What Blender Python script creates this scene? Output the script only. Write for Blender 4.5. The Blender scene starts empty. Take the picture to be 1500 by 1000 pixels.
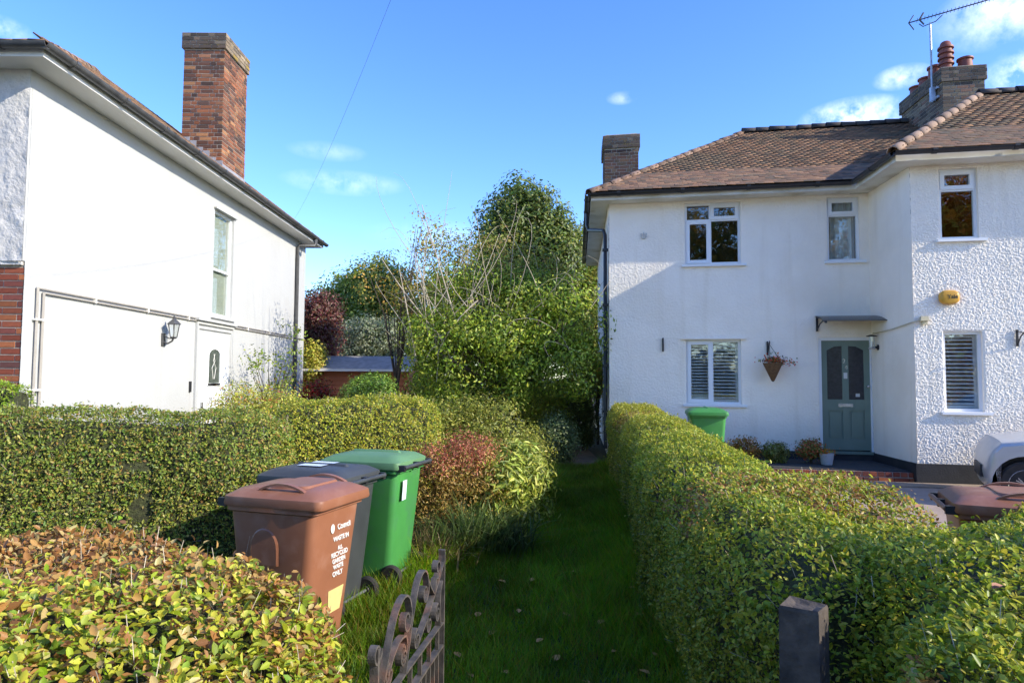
import bpy, math, numpy as np
from mathutils import Matrix, Vector
rng = np.random.default_rng(11)
scene = bpy.context.scene
col = scene.collection
PI = math.pi
# ---------------------------------------------------------------- camera
FPX, PITCH, ROLL, CAMZ = 977.0, 0.05456, 0.00606, 1.87
cp, sp, cr, sr = math.cos(PITCH), math.sin(PITCH), math.cos(ROLL), math.sin(ROLL)
FWD = np.array([0, cp, sp]); UP0 = np.array([0, -sp, cp]); RT0 = np.array([1., 0, 0])
RT = cr*RT0 + sr*UP0; UPV = -sr*RT0 + cr*UP0
cam_d = bpy.data.cameras.new('camera'); cam = bpy.data.objects.new('camera', cam_d); col.objects.link(cam)
cam_d.sensor_width = 36; cam_d.lens = FPX/1500*36; cam_d.clip_start = .05; cam_d.clip_end = 2000
cam.matrix_world = Matrix([[RT[i], UPV[i], -FWD[i], (0, 0, CAMZ)[i]] for i in range(3)] + [[0, 0, 0, 1]])
scene.camera = cam
def ray(x, y):
    return RT*(x-750)/FPX - UPV*(y-500)/FPX + FWD
def at(x, y, Y):
    d = ray(x, y); return np.array([0, 0, CAMZ]) + d*(Y/d[1])
# ---------------------------------------------------------------- sun, sky, exposure
SUN_AZ = math.radians(112); SUN_EL = math.radians(27)
sdir = Vector((math.sin(SUN_AZ)*math.cos(SUN_EL), math.cos(SUN_AZ)*math.cos(SUN_EL), math.sin(SUN_EL)))
sl = bpy.data.lights.new('sun', 'SUN'); so = bpy.data.objects.new('sun', sl); col.objects.link(so)
sl.energy = 2.75; sl.angle = math.radians(.5); sl.color = (1, .92, .76)
so.rotation_euler = (-sdir).to_track_quat('-Z', 'Y').to_euler(); so.location = (30, -12, 25)
w = bpy.data.worlds.new('World'); scene.world = w; w.use_nodes = True
nt = w.node_tree; nt.nodes.clear()
def N(t, **k):
    n = nt.nodes.new(t)
    for a, b in k.items(): setattr(n, a, b)
    return n
sky = N('ShaderNodeTexSky', sky_type='NISHITA', sun_disc=False)
sky.sun_elevation = SUN_EL; sky.sun_rotation = SUN_AZ; sky.air_density = 1.0; sky.dust_density = 0.4; sky.ozone_density = 4.0; sky.altitude = 50
hsv = N('ShaderNodeHueSaturation'); hsv.inputs['Hue'].default_value = .515; hsv.inputs['Saturation'].default_value = 1.2; hsv.inputs['Value'].default_value = 1.12
nt.links.new(sky.outputs[0], hsv.inputs['Color'])
tc = N('ShaderNodeTexCoord')
noi = N('ShaderNodeTexNoise'); noi.inputs['Scale'].default_value = 22; noi.inputs['Detail'].default_value = 7; noi.inputs['Roughness'].default_value = .62
nt.links.new(tc.outputs['Generated'], noi.inputs['Vector'])
acc = None
for (x, y, rx, rz, k) in [(1250, 172, .062, .022, .9), (1322, 113, .030, .013, .6), (1500, 106, .035, .025, .75), (1490, 12, .075, .035, .55), (505, 268, .08, .016, .22), (911, 144, .020, .008, .25), (5, 42, .025, .012, .4), (480, 222, .05, .012, .14), (640, 345, .10, .02, .12), (-300, 150, .2, .05, .5), (1900, 200, .2, .06, .6), (700, -500, .25, .1, .5)]:
    d = Vector(ray(x, y)).normalized()
    s = N('ShaderNodeVectorMath', operation='SUBTRACT'); s.inputs[1].default_value = d
    nt.links.new(tc.outputs['Generated'], s.inputs[0])
    m = N('ShaderNodeVectorMath', operation='MULTIPLY'); m.inputs[1].default_value = (1/rx, 1/rx, 1/rz)
    nt.links.new(s.outputs[0], m.inputs[0])
    le = N('ShaderNodeVectorMath', operation='LENGTH'); nt.links.new(m.outputs[0], le.inputs[0])
    mr = N('ShaderNodeMapRange'); mr.inputs[1].default_value = 1.15; mr.inputs[2].default_value = .1; mr.inputs[3].default_value = 0; mr.inputs[4].default_value = k
    nt.links.new(le.outputs['Value'], mr.inputs[0])
    if acc is None: acc = mr.outputs[0]
    else:
        a = N('ShaderNodeMath', operation='MAXIMUM'); nt.links.new(acc, a.inputs[0]); nt.links.new(mr.outputs[0], a.inputs[1]); acc = a.outputs[0]
nr = N('ShaderNodeMapRange'); nr.inputs[1].default_value = .36; nr.inputs[2].default_value = .62
nt.links.new(noi.outputs[0], nr.inputs[0])
mm = N('ShaderNodeMath', operation='MULTIPLY'); nt.links.new(acc, mm.inputs[0]); nt.links.new(nr.outputs[0], mm.inputs[1])
mx = N('ShaderNodeMix', data_type='RGBA'); mx.inputs[7].default_value = (7.2, 7.4, 7.8, 1)
nt.links.new(mm.outputs[0], mx.inputs[0]); nt.links.new(hsv.outputs[0], mx.inputs[6])
bg = N('ShaderNodeBackground'); bg.inputs[1].default_value = .15
out = N('ShaderNodeOutputWorld'); nt.links.new(mx.outputs[2], bg.inputs[0]); nt.links.new(bg.outputs[0], out.inputs[0])
scene.view_settings.view_transform = 'Standard'; scene.view_settings.look = 'None'
scene.view_settings.gamma = 1; scene.view_settings.exposure = 1.30; scene.view_settings.use_curve_mapping = False
# ---------------------------------------------------------------- materials
def mat(name, c1, c2=None, rough=.6, scale=6, bump=0, bscale=60, metal=0, attr=None, transl=0, spec=.5, detail=5, c3=None, s3=1.2, jit=.25, streak=None):
    m = bpy.data.materials.new(name); m.use_nodes = True; t = m.node_tree; b = t.nodes['Principled BSDF']; L = t.links.new
    b.inputs['Roughness'].default_value = rough; b.inputs['Metallic'].default_value = metal; b.inputs['Specular IOR Level'].default_value = spec
    tcn = t.nodes.new('ShaderNodeTexCoord'); src = tcn.outputs['Object']
    base = None
    if attr == 'tint':
        a = t.nodes.new('ShaderNodeAttribute'); a.attribute_name = 'tint'; base = a.outputs['Color']
    elif attr == 'obj':
        a = t.nodes.new('ShaderNodeObjectInfo'); base = a.outputs['Color']
    def noise(sc, lo, hi, de=detail):
        n = t.nodes.new('ShaderNodeTexNoise'); n.inputs['Scale'].default_value = sc; n.inputs['Detail'].default_value = de; L(src, n.inputs['Vector'])
        r = t.nodes.new('ShaderNodeMapRange'); r.inputs[1].default_value = lo; r.inputs[2].default_value = hi; L(n.outputs[0], r.inputs[0]); return r.outputs[0], n.outputs[0]
    if base is None:
        if c2 is None: c2 = tuple(x*(1-jit) for x in c1)
        f, _ = noise(scale, .32, .68)
        x = t.nodes.new('ShaderNodeMix'); x.data_type = 'RGBA'; x.inputs[6].default_value = (*c1, 1); x.inputs[7].default_value = (*c2, 1); L(f, x.inputs[0]); base = x.outputs[2]
    else:
        f, _ = noise(scale, .2, .8)
        x = t.nodes.new('ShaderNodeMix'); x.data_type = 'RGBA'; x.blend_type = 'MULTIPLY'; x.inputs[7].default_value = (1-jit, 1-jit, 1-jit, 1); L(f, x.inputs[0]); L(base, x.inputs[6]); base = x.outputs[2]
    if c3 is not None:
        f, _ = noise(s3, .52, .70)
        x = t.nodes.new('ShaderNodeMix'); x.data_type = 'RGBA'; x.inputs[7].default_value = (*c3, 1); L(f, x.inputs[0]); L(base, x.inputs[6]); base = x.outputs[2]
    if streak is not None:      # rain streaks running down the wall
        mp = t.nodes.new('ShaderNodeMapping'); mp.inputs['Scale'].default_value = (4.5, 4.5, .35); L(src, mp.inputs[0])
        n = t.nodes.new('ShaderNodeTexNoise'); n.inputs['Scale'].default_value = 1; n.inputs['Detail'].default_value = 6; L(mp.outputs[0], n.inputs['Vector'])
        r = t.nodes.new('ShaderNodeMapRange'); r.inputs[1].default_value = .56; r.inputs[2].default_value = .80; r.inputs[4].default_value = .7; L(n.outputs[0], r.inputs[0])
        x = t.nodes.new('ShaderNodeMix'); x.data_type = 'RGBA'; x.inputs[7].default_value = (*streak, 1); L(r.outputs[0], x.inputs[0]); L(base, x.inputs[6]); base = x.outputs[2]
    L(base, b.inputs['Base Color'])
    if bump:
        n = t.nodes.new('ShaderNodeTexNoise'); n.inputs['Scale'].default_value = bscale; n.inputs['Detail'].default_value = 4; L(src, n.inputs['Vector'])
        bn = t.nodes.new('ShaderNodeBump'); bn.inputs['Strength'].default_value = 1; bn.inputs['Distance'].default_value = bump; L(n.outputs[0], bn.inputs['Height']); L(bn.outputs[0], b.inputs['Normal'])
    if transl:
        tr = t.nodes.new('ShaderNodeBsdfTranslucent'); L(base, tr.inputs[0]); ms = t.nodes.new('ShaderNodeMixShader'); ms.inputs[0].default_value = transl
        L(b.outputs[0], ms.inputs[1]); L(tr.outputs[0], ms.inputs[2]); L(ms.outputs[0], t.nodes['Material Output'].inputs[0])
    return m
def glass_mat(name, k=1.0):
    m = bpy.data.materials.new(name); m.use_nodes = True; t = m.node_tree; t.nodes.clear(); L = t.links.new
    o = t.nodes.new('ShaderNodeOutputMaterial'); g = t.nodes.new('ShaderNodeBsdfGlossy'); g.inputs['Roughness'].default_value = .015
    tr = t.nodes.new('ShaderNodeBsdfTransparent'); tr.inputs[0].default_value = (.93, .95, .94, 1)
    lw_ = t.nodes.new('ShaderNodeLayerWeight'); lw_.inputs[0].default_value = .5; f = t.nodes.new('ShaderNodeMath'); f.operation = 'POWER'; f.inputs[1].default_value = 5; L(lw_.outputs['Facing'], f.inputs[0])
    mu = t.nodes.new('ShaderNodeMath'); mu.operation = 'MULTIPLY_ADD'; mu.inputs[1].default_value = .9*k; mu.inputs[2].default_value = .14*k; mu.use_clamp = True; L(f.outputs[0], mu.inputs[0])
    n = t.nodes.new('ShaderNodeTexNoise'); n.inputs['Scale'].default_value = 3; bn = t.nodes.new('ShaderNodeBump'); bn.inputs['Distance'].default_value = .004; bn.inputs['Strength'].default_value = .6
    tcn = t.nodes.new('ShaderNodeTexCoord'); L(tcn.outputs['Object'], n.inputs['Vector']); L(n.outputs[0], bn.inputs['Height']); L(bn.outputs[0], g.inputs['Normal'])
    ms = t.nodes.new('ShaderNodeMixShader'); L(mu.outputs[0], ms.inputs[0]); L(tr.outputs[0], ms.inputs[1]); L(g.outputs[0], ms.inputs[2]); L(ms.outputs[0], o.inputs[0])
    return m
M = dict(
    white=mat('white_render', (.46, .465, .455), (.45, .455, .445), .75, 1.5, .004, 30, c3=(.44, .44, .43), s3=.7, streak=(.42, .415, .40)),
    rough=mat('roughcast', (.93, .85, .735), (.90, .815, .70), .8, 3, .004, 90, c3=(.85, .765, .64), s3=.8, streak=(.80, .70, .56)),
    greyrender=mat('grey_render', (.62, .60, .57), (.50, .48, .45), .85, 3, .012, 30),
    upvc=mat('white_upvc', (.80, .81, .82), (.76, .77, .78), .35, 3),
    soffit=mat('painted_soffit', (.76, .73, .66), (.62, .58, .48), .6, 2.5, c3=(.50, .44, .32), s3=2.2),
    whitesoffit=mat('white_soffit', (.78, .77, .73), (.72, .70, .65), .6, 1.5),
    blackp=mat('black_plastic', (.018, .018, .02), (.03, .03, .032), .35, 8),
    gutgrey=mat('grey_gutter', (.05, .05, .052), (.09, .09, .09), .4, 8),
    black=mat('black_paint', (.012, .012, .014), (.02, .02, .022), .5, 8),
    plinth=mat('black_plinth', (.016, .017, .02), (.03, .03, .034), .7, 5, .003, 40),
    tile=mat('clay_tile', (.2, .1, .07), attr='tint', rough=.85, scale=18, jit=.35),
    tileo=mat('clay_tile_piece', (.2, .1, .07), attr='obj', rough=.85, scale=2.5, jit=.35),
    roofbase=mat('roof_underlay', (.07, .045, .035), (.04, .03, .026), .9, 8),
    lead=mat('lead_flashing', (.34, .34, .36), (.22, .22, .24), .6, 6, .004, 20),
    brick=mat('brick', (.3, .1, .06), attr='obj', rough=.88, scale=3, jit=.45),
    mortar=mat('mortar', (.44, .39, .32), (.33, .29, .24), .95, 12, .003, 80),
    cement=mat('cement', (.30, .29, .25), (.16, .15, .13), .95, 8, .006, 40, c3=(.42, .28, .05), s3=5),
    pot=mat('terracotta', (.26, .07, .04), (.16, .045, .03), .6, 9),
    steel=mat('galvanised_steel', (.45, .46, .48), (.3, .3, .32), .4, 10, metal=.7),
    alu=mat('aerial_metal', (.09, .09, .1), (.05, .05, .06), .5, 10, metal=.3),
    door=mat('sage_door', (.17, .225, .18), (.145, .195, .155), .45, 3),
    brass=mat('chrome', (.6, .6, .6), (.45, .45, .45), .25, 8, metal=.8),
    canopy=mat('canopy_sheet', (.035, .037, .04), (.05, .052, .056), .25, 4),
    yellow=mat('alarm_yellow', (.62, .33, .035), (.55, .28, .03), .4, 6),
    darktxt=mat('dark_print', (.03, .03, .02), rough=.6),
    cream=mat('cream_plastic', (.62, .55, .36), (.5, .43, .27), .5, 9),
    curtain=mat('curtain', (.72, .78, .78), (.62, .70, .71), .9, 4),
    shutter=mat('shutter_white', (.78, .79, .79), rough=.5),
    blind=mat('grey_green_blind', (.55, .58, .48), (.48, .5, .42), .9, 3),
    pipe=mat('grey_white_pipe', (.42, .39, .34), (.36, .33, .29), .5, 5),
    room=mat('room_dark', (.05, .045, .04), rough=.9),
    brown=mat('brown_plastic', (.29, .118, .06), (.25, .10, .052), .42, 5, .0006, 200, c3=(.33, .155, .095), s3=7),
    green=mat('green_plastic', (.06, .27, .06), (.05, .23, .055), .42, 5, .0006, 200, c3=(.06, .22, .075), s3=6),
    greenlid=mat('green_lid_plastic', (.12, .25, .11), (.10, .21, .095), .5, 5, .0006, 200),
    grey=mat('dark_grey_plastic', (.055, .06, .062), (.04, .044, .046), .45, 5, .0006, 200),
    sticker=mat('sticker', (.55, .68, .75), (.75, .78, .80), .5, 40),
    print=mat('white_print', (.72, .70, .66), rough=.6),
    yprint=mat('yellow_sticker', (.68, .58, .22), (.6, .5, .2), .6, 30),
    rubber=mat('tyre_rubber', (.018, .017, .016), (.035, .03, .027), .8, 12),
    hub=mat('hub_plastic', (.06, .058, .055), (.035, .034, .033), .5, 12),
    iron=mat('rusty_iron', (.040, .036, .030), (.12, .10, .08), .65, 22, .0015, 160, c3=(.24, .10, .055), s3=5),
    post=mat('weathered_post', (.10, .078, .06), (.045, .036, .03), .9, 14, .008, 45, c3=(.03, .025, .02), s3=9),
    wood=mat('shed_cladding', (.60, .19, .075), (.48, .14, .055), .75, 5, .003, 40),
    felt=mat('roof_felt', (.30, .29, .28), (.2, .195, .19), .9, 7),
    fence=mat('blue_grey_boards', (.10, .13, .17), (.07, .09, .12), .8, 6),
    bark=mat('bark', (.09, .065, .045), (.05, .038, .028), .95, 9, .01, 30),
    stem=mat('dry_stem', (.52, .45, .35), (.36, .30, .22), .9, 6),
    core=mat('hedge_twigs', (.06, .07, .022), (.022, .022, .010), .95, 26, .03, 30),
    leaf=mat('leaf', (.1, .1, .1), attr='tint', rough=.42, scale=30, transl=.42, spec=.4, jit=.2),
    leafo=mat('leaf_piece', (.1, .1, .1), attr='obj', rough=.40, scale=30, transl=.42, spec=.4, jit=.2),
    grass=mat('grass_blade', (.1, .1, .1), attr='tint', rough=.55, scale=4, transl=.35, spec=.3, jit=.1),
    soil=mat('ground_soil', (.05, .06, .022), (.035, .03, .02), .95, 1.5, .02, 14, c3=(.07, .05, .03), s3=.6),
    lawn=mat('lawn_turf', (.022, .045, .010), (.016, .026, .008), .95, 4, .015, 30),
    earth=mat('trodden_earth', (.20, .135, .08), (.12, .085, .05), .95, 5, .01, 40),
    slab=mat('paving_slab', (.36, .27, .19), (.28, .21, .15), .9, 6, .004, 50),
    drive=mat('driveway', (.40, .30, .24), (.32, .24, .19), .9, 4, .004, 60),
    porch=mat('porch_tarmac', (.05, .05, .052), (.03, .03, .032), .9, 9, .004, 80),
    asphalt=mat('asphalt', (.05, .05, .052), (.035, .035, .037), .9, 7, .006, 90),
    kerb=mat('kerbstone', (.3, .29, .27), (.22, .21, .2), .9, 6),
    carp=mat('silver_car_paint', (.60, .585, .565), (.56, .545, .53), .25, 3, metal=.25),
    carglass=mat('car_glass', (.015, .017, .02), rough=.06),
    lamp_glass=glass_mat('lantern_glass', .7), glass=glass_mat('window_glass'),
    doorglass=mat('obscured_glass', (.035, .037, .045), (.02, .02, .024), .22, 20, .002, 60),
    leadglass=mat('leaded_glass', (.10, .12, .10), (.06, .07, .06), .25, 14, .002, 50),
    wicker=mat('wicker', (.19, .10, .045), (.10, .055, .025), .9, 30, .01, 50),
    potwhite=mat('white_pot', (.55, .54, .54), (.45, .44, .44), .6, 6),
)
# ---------------------------------------------------------------- mesh helpers
def wloc(o):
    v = Vector((0, 0, 0))
    while o is not None: v = v + o.location; o = o.parent
    return v
def finish(o, parent, local):
    col.objects.link(o)
    if parent is not None:
        o.parent = parent
        if not local: o.location = -wloc(parent)
def tag(o, label=None, cat=None, group=None, kind=None):
    if label: o['label'] = label
    if cat: o['category'] = cat
    if group: o['group'] = group
    if kind: o['kind'] = kind
    return o
def thing(name, label, cat, loc=(0, 0, 0), rz=0, group=None):
    o = bpy.data.objects.new(name, None); col.objects.link(o); o.location = Vector([float(q) for q in loc]); o.rotation_euler = (0, 0, rz); o.empty_display_size = .2
    return tag(o, label, cat, group)
def mesh_np(name, V, F, m, tint=None, smooth=False):
    me = bpy.data.meshes.new(name); V = np.asarray(V, np.float32); F = np.asarray(F, np.int32); k = F.shape[1]
    me.vertices.add(len(V)); me.vertices.foreach_set('co', V.ravel()); me.loops.add(F.size); me.loops.foreach_set('vertex_index', F.ravel())
    me.polygons.add(len(F)); me.polygons.foreach_set('loop_start', np.arange(0, F.size, k, dtype=np.int32))
    if tint is not None:
        a = me.attributes.new('tint', 'FLOAT_COLOR', 'POINT'); c = np.ones((len(V), 4), np.float32); c[:, :3] = tint; a.data.foreach_set('color', c.ravel())
    me.update(calc_edges=True)
    if smooth: me.shade_smooth()
    me.materials.append(m); return me
def base_origin(me):
    n = len(me.vertices); V = np.empty(n*3, np.float32); me.vertices.foreach_get('co', V); V = V.reshape(-1, 3)
    c = np.array([(V[:, 0].min()+V[:, 0].max())/2, (V[:, 1].min()+V[:, 1].max())/2, V[:, 2].min()], np.float32)
    me.vertices.foreach_set('co', (V-c).ravel()); me.update(); return Vector([float(q) for q in c])
def put(name, me, parent=None, local=False):
    o = bpy.data.objects.new(name, me)
    if parent is None: o.location = base_origin(me)
    finish(o, parent, local); return o
EYE = (np.zeros(3), np.array([1., 0, 0]), np.array([0, 1., 0]), np.array([0, 0, 1.]))
class MB:
    def __init__(s, basis=EYE): s.V = []; s.F = []; s.T = []; s.B = basis; s.n = 0
    def pts(s, P):
        P = np.asarray(P, float).reshape(-1, 3); O, A, B, C = s.B
        W = O + P[:, :1]*A + P[:, 1:2]*B + P[:, 2:3]*C
        i = s.n; s.V.extend(W.tolist()); s.n += len(W); return i
    def face(s, idx): s.F.append(tuple(idx))
    def box(s, a0, a1, b0, b1, c0, c1, tint=None, ta=0, tb=0):
        i = s.pts([(a0, b0, c0), (a1, b0, c0), (a1, b1, c0), (a0, b1, c0), (a0+ta, b0+tb, c1), (a1-ta, b0+tb, c1), (a1-ta, b1-tb, c1), (a0+ta, b1-tb, c1)])
        for f in ((0, 3, 2, 1), (4, 5, 6, 7), (0, 1, 5, 4), (1, 2, 6, 5), (2, 3, 7, 6), (3, 0, 4, 7)): s.F.append(tuple(i+q for q in f))
        return s
    def loft(s, rings, cap=True, closed=True):
        n = len(rings[0]); ii = [s.pts(r) for r in rings]
        for a, b in zip(ii, ii[1:]):
            for k in range(n if closed else n-1):
                j = (k+1) % n; s.F.append((a+k, a+j, b+j, b+k))
        if cap: s.F.append(tuple(ii[0]+k for k in range(n-1, -1, -1))); s.F.append(tuple(ii[-1]+k for k in range(n)))
        return s
    def tube(s, P, r, n=6, cap=True):
        P = np.asarray(P, float); r = np.broadcast_to(np.asarray(r, float), (len(P),)); T = np.gradient(P, axis=0); T /= np.linalg.norm(T, axis=1)[:, None]+1e-9
        ref = np.array([0, 0, 1.]) if abs(T[0][2]) < .9 else np.array([1., 0, 0]); u = np.cross(T[0], ref); u /= np.linalg.norm(u); rings = []
        for p, t, q in zip(P, T, r):
            u = u - t*np.dot(u, t); u /= np.linalg.norm(u)+1e-9; v = np.cross(t, u)
            rings.append([p + q*(math.cos(a)*u + math.sin(a)*v) for a in np.arange(n)*2*PI/n])
        return s.loft(rings, cap)
    def lathe(s, prof, c=(0, 0, 0), ax=2, n=20):
        e = np.eye(3); k = e[ax]; i = e[(ax+1) % 3]; j = e[(ax+2) % 3]; c = np.array(c, float)
        return s.loft([[c + k*z + r*(math.cos(a)*i + math.sin(a)*j) for a in np.arange(n)*2*PI/n] for r, z in prof])
    def strap(s, P, wd=.025, th=.006):
        # P polyline in (a,c) plane, extruded along b by wd
        P = np.asarray(P, float); T = np.gradient(P, axis=0); T /= np.linalg.norm(T, axis=1)[:, None]+1e-9; Nn = np.stack([-T[:, 1], T[:, 0]], 1)*th/2
        return s.loft([[(p[0]+q[0], -wd/2, p[1]+q[1]), (p[0]+q[0], wd/2, p[1]+q[1]), (p[0]-q[0], wd/2, p[1]-q[1]), (p[0]-q[0], -wd/2, p[1]-q[1])] for p, q in zip(P, Nn)])
    def build(s, name, m, parent=None, local=False, smooth=False):
        me = bpy.data.meshes.new(name); me.from_pydata(s.V, [], s.F); me.materials.append(m)
        import bmesh
        bm = bmesh.new(); bm.from_mesh(me); bmesh.ops.recalc_face_normals(bm, faces=bm.faces); bm.to_mesh(me); bm.free()
        if smooth:
            me.shade_smooth()
            try: me.set_sharp_from_angle(angle=math.radians(38))
            except Exception: pass
        return put(name, me, parent, local)
def rr(w0, w1, d0, d1, z, r, n=4):
    out = []
    for cx, cy, a0 in ((w1-r, d1-r, 0), (w0+r, d1-r, PI/2), (w0+r, d0+r, PI), (w1-r, d0+r, 1.5*PI)):
        for k in range(n+1): a = a0 + k*PI/2/n; out.append((cx+r*math.cos(a), cy+r*math.sin(a), z))
    return out
def text_obj(body, size, m, parent, mw, local=True, name='lettering', bold=0):
    cu = bpy.data.curves.new('txt', 'FONT'); cu.body = body; cu.size = size; cu.align_x = 'CENTER'; cu.align_y = 'CENTER'; cu.extrude = .0008; cu.offset = bold
    t = bpy.data.objects.new('txt', cu); me = bpy.data.meshes.new_from_object(t); bpy.data.objects.remove(t); me.materials.append(m)
    o = bpy.data.objects.new(name, me); col.objects.link(o); o.parent = parent
    o.matrix_local = mw if local else Matrix.Translation(-wloc(parent)) @ mw
    return o
def hsh(i, j, k):
    n = (i*374761393 + j*668265263 + k*1274126177) & 0xffffffff
    n = ((n ^ (n >> 13))*1274126177) & 0xffffffff
    return ((n ^ (n >> 16)) & 0xffff)/65535.
def vn(P, sc, seed=0):
    P = np.asarray(P, float)*sc + seed*17.3 + 1000; I = np.floor(P).astype(np.int64); f = P - I; f = f*f*(3-2*f); r = 0
    for a in (0, 1):
        for b in (0, 1):
            for c in (0, 1):
                r = r + hsh(I[..., 0]+a, I[..., 1]+b, I[..., 2]+c)*(f[..., 0] if a else 1-f[..., 0])*(f[..., 1] if b else 1-f[..., 1])*(f[..., 2] if c else 1-f[..., 2])
    return r
def nrmz(v): return v/(np.linalg.norm(v, axis=-1, keepdims=True)+1e-9)
LEAF6 = np.array([(0, 0, 0), (.5, .32, .10), (.42, .70, .07), (0, 1, -.08), (-.42, .70, .07), (-.5, .32, .10)])
F6 = [(0, 1, 2, 3), (0, 3, 4, 5)]
LEAF4 = np.array([(0, 0, 0), (.5, .45, .08), (0, 1, -.06), (-.5, .45, .08)]); F4 = [(0, 1, 2), (0, 2, 3)]
def leaf_mesh(name, pos, dr, nr, size, asp, colr, m, fine=False):
    T = LEAF6 if fine else LEAF4; F = np.array(F6 if fine else F4); n = len(pos); k = len(T)
    nr = nrmz(nr); dr = nrmz(dr - nr*np.sum(dr*nr, 1, keepdims=True)); rt = np.cross(dr, nr)
    sz = np.asarray(size)[:, None]*np.ones((n, 1)); V = pos[:, None] + (rt*sz*asp)[:, None]*T[None, :, :1] + (dr*sz)[:, None]*T[None, :, 1:2] + (nr*sz)[:, None]*T[None, :, 2:3]
    FF = (np.arange(n)*k)[:, None, None] + F[None]
    return mesh_np(name, V.reshape(-1, 3), FF.reshape(-1, F.shape[1]), m, np.repeat(colr, k, 0))
def pick(pal, n, w=None):
    pal = np.array(pal); i = rng.choice(len(pal), n, p=w); c = pal[i]*(1+rng.normal(0, .16, (n, 1))); return np.clip((c + rng.normal(0, .006, (n, 3)))*LEAFK, .006, .8)
LEAFK = np.array([3.0, 2.55, 1.45])
lf_me = None
def leaf_pieces(parent, idx, pos, dr, nr, size, asp, colr):
    global lf_me
    if lf_me is None: lf_me = mesh_np('leaf', LEAF6, F6, M['leafo'])
    L = wloc(parent); nr = nrmz(nr); dr = nrmz(dr - nr*np.sum(dr*nr, 1, keepdims=True)); rt = np.cross(dr, nr)
    for i in idx:
        o = bpy.data.objects.new('leaf', lf_me); col.objects.link(o); o.parent = parent; s = float(size[i])
        o.matrix_local = Matrix([[rt[i][q]*s*asp, dr[i][q]*s, nr[i][q]*s, pos[i][q]-L[q]] for q in range(3)] + [[0, 0, 0, 1]])
        o.color = (*[float(c) for c in colr[i]], 1)
# ---------------------------------------------------------------- ground
def gz(x, y):
    t = np.clip((np.asarray(y, float)-4.2)/5.3, 0, 1); return .25*t*t*(3-2*t)
def sheet(name, x0, x1, y0, y1, dz, m, n=(24, 24), xs=None, ys=None, bounds=None):
    xs = np.linspace(x0, x1, n[0]) if xs is None else xs; ys = np.linspace(y0, y1, n[1]) if ys is None else ys
    if bounds is None: X, Y = np.meshgrid(xs, ys)
    else:
        T, Y = np.meshgrid(np.linspace(0, 1, n[0]), ys); X = bounds[0](Y)*(1-T) + bounds[1](Y)*T
    V = np.stack([X, Y, gz(X, Y)+dz], -1).reshape(-1, 3); nx = X.shape[1]; i = (np.arange(X.shape[0]-1)[:, None]*nx + np.arange(nx-1)).ravel()
    o = put(name, mesh_np(name, V, np.stack([i, i+1, i+nx+1, i+nx], 1), m, smooth=True)); o['kind'] = 'structure'; return o
g1 = np.concatenate([[-900, -400, -150, -60], np.arange(-30, 31, 1.), [60, 150, 400, 900]])
g2 = np.concatenate([[-900, -400, -150, -60, -30], np.arange(-12, 40, .5), [60, 150, 400, 900]])
sheet('ground', 0, 0, 0, 0, 0, M['soil'], xs=g1, ys=g2)
LBX = ([0, 2.0, 3.3, 4, 5.8, 6.1, 6.5, 7.6, 9, 11, 14], [-.6, -.6, -1.6, -2.5, -2.0, -.95, -.4, .28, .38, .6, .7])
lbf = lambda y: np.interp(y, *LBX)
rbf = lambda y: np.interp(y, [0, 2.3, 5, 7, 9, 12, 14], [.95, 1.05, 1.15, 1.35, 1.55, 1.7, 1.75])
sheet('lawn', 0, 0, 2, 12, .006, M['lawn'], n=(16, 50), ys=np.linspace(1.3, 12.0, 50), bounds=(lbf, rbf))
sheet('alley_path', .55, 1.75, 11.95, 20, .005, M['earth'], n=(8, 20))
sheet('pavement', -30, 30, -3.2, 1.1, .004, M['kerb'], n=(10, 10))
sheet('road', -60, 60, -11, -3.4, .004, M['asphalt'], n=(10, 10))
kb = MB().box(-60, 60, -3.4, -3.2, -.02, .11).build('kerb', M['kerb']); kb['kind'] = 'structure'
# ---------------------------------------------------------------- right house frame
UA = math.radians(11.0); VA = math.radians(5.6)
RU = np.array([math.cos(UA), -math.sin(UA), 0]); RV = np.array([math.sin(VA), math.cos(VA), 0]); RZ = np.array([0, 0, 1.])
RO = np.array([1.90, 13.0, 0]); BW = 4.72; BP = 1.54           # wing starts at u=BW and stands BP proud
NF = np.array([-math.sin(UA), -math.cos(UA), 0])
def PR(u, v, z): return RO + u*RU + v*RV + z*RZ
def hit(x, y, v=0):
    d = ray(x, y); o = PR(0, v, 0); c = np.array([0, 0, CAMZ]); t = np.dot(o-c, NF)/np.dot(d, NF); p = c + d*t - o
    return float(np.dot(p, RU)), float(p[2])
def rect(x0, y0, x1, y1, v=0):
    ym = (y0+y1)/2; xm = (x0+x1)/2
    return hit(x0, ym, v)[0], hit(x1, ym, v)[0], hit(xm, y1, v)[1], hit(xm, y0, v)[1]
RB0 = (RO, RU, RV, RZ); WT = 5.30; EZ = 5.44
DB = .25
rh = thing('white_house', 'white roughcast house with sage green front door and brown clay tile roof', 'house', PR(3, 3, DB))
W1 = rect(1003, 296, 1085, 387); W2 = rect(1005, 497, 1086, 592); W3 = rect(1211.5, 286, 1259, 382)
DR = rect(1200, 494, 1281, 661)
B1 = rect(1376, 239, 1433, 350, -BP); B2 = rect(1383, 485, 1441, 603, -BP)
B1 = (B1[0], B1[1], B1[2], min(B1[3], WT-.06)); W1 = (*W1[:3], min(W1[3], WT-.05)); W3 = (*W3[:3], min(W3[3], WT-.05))
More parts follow.
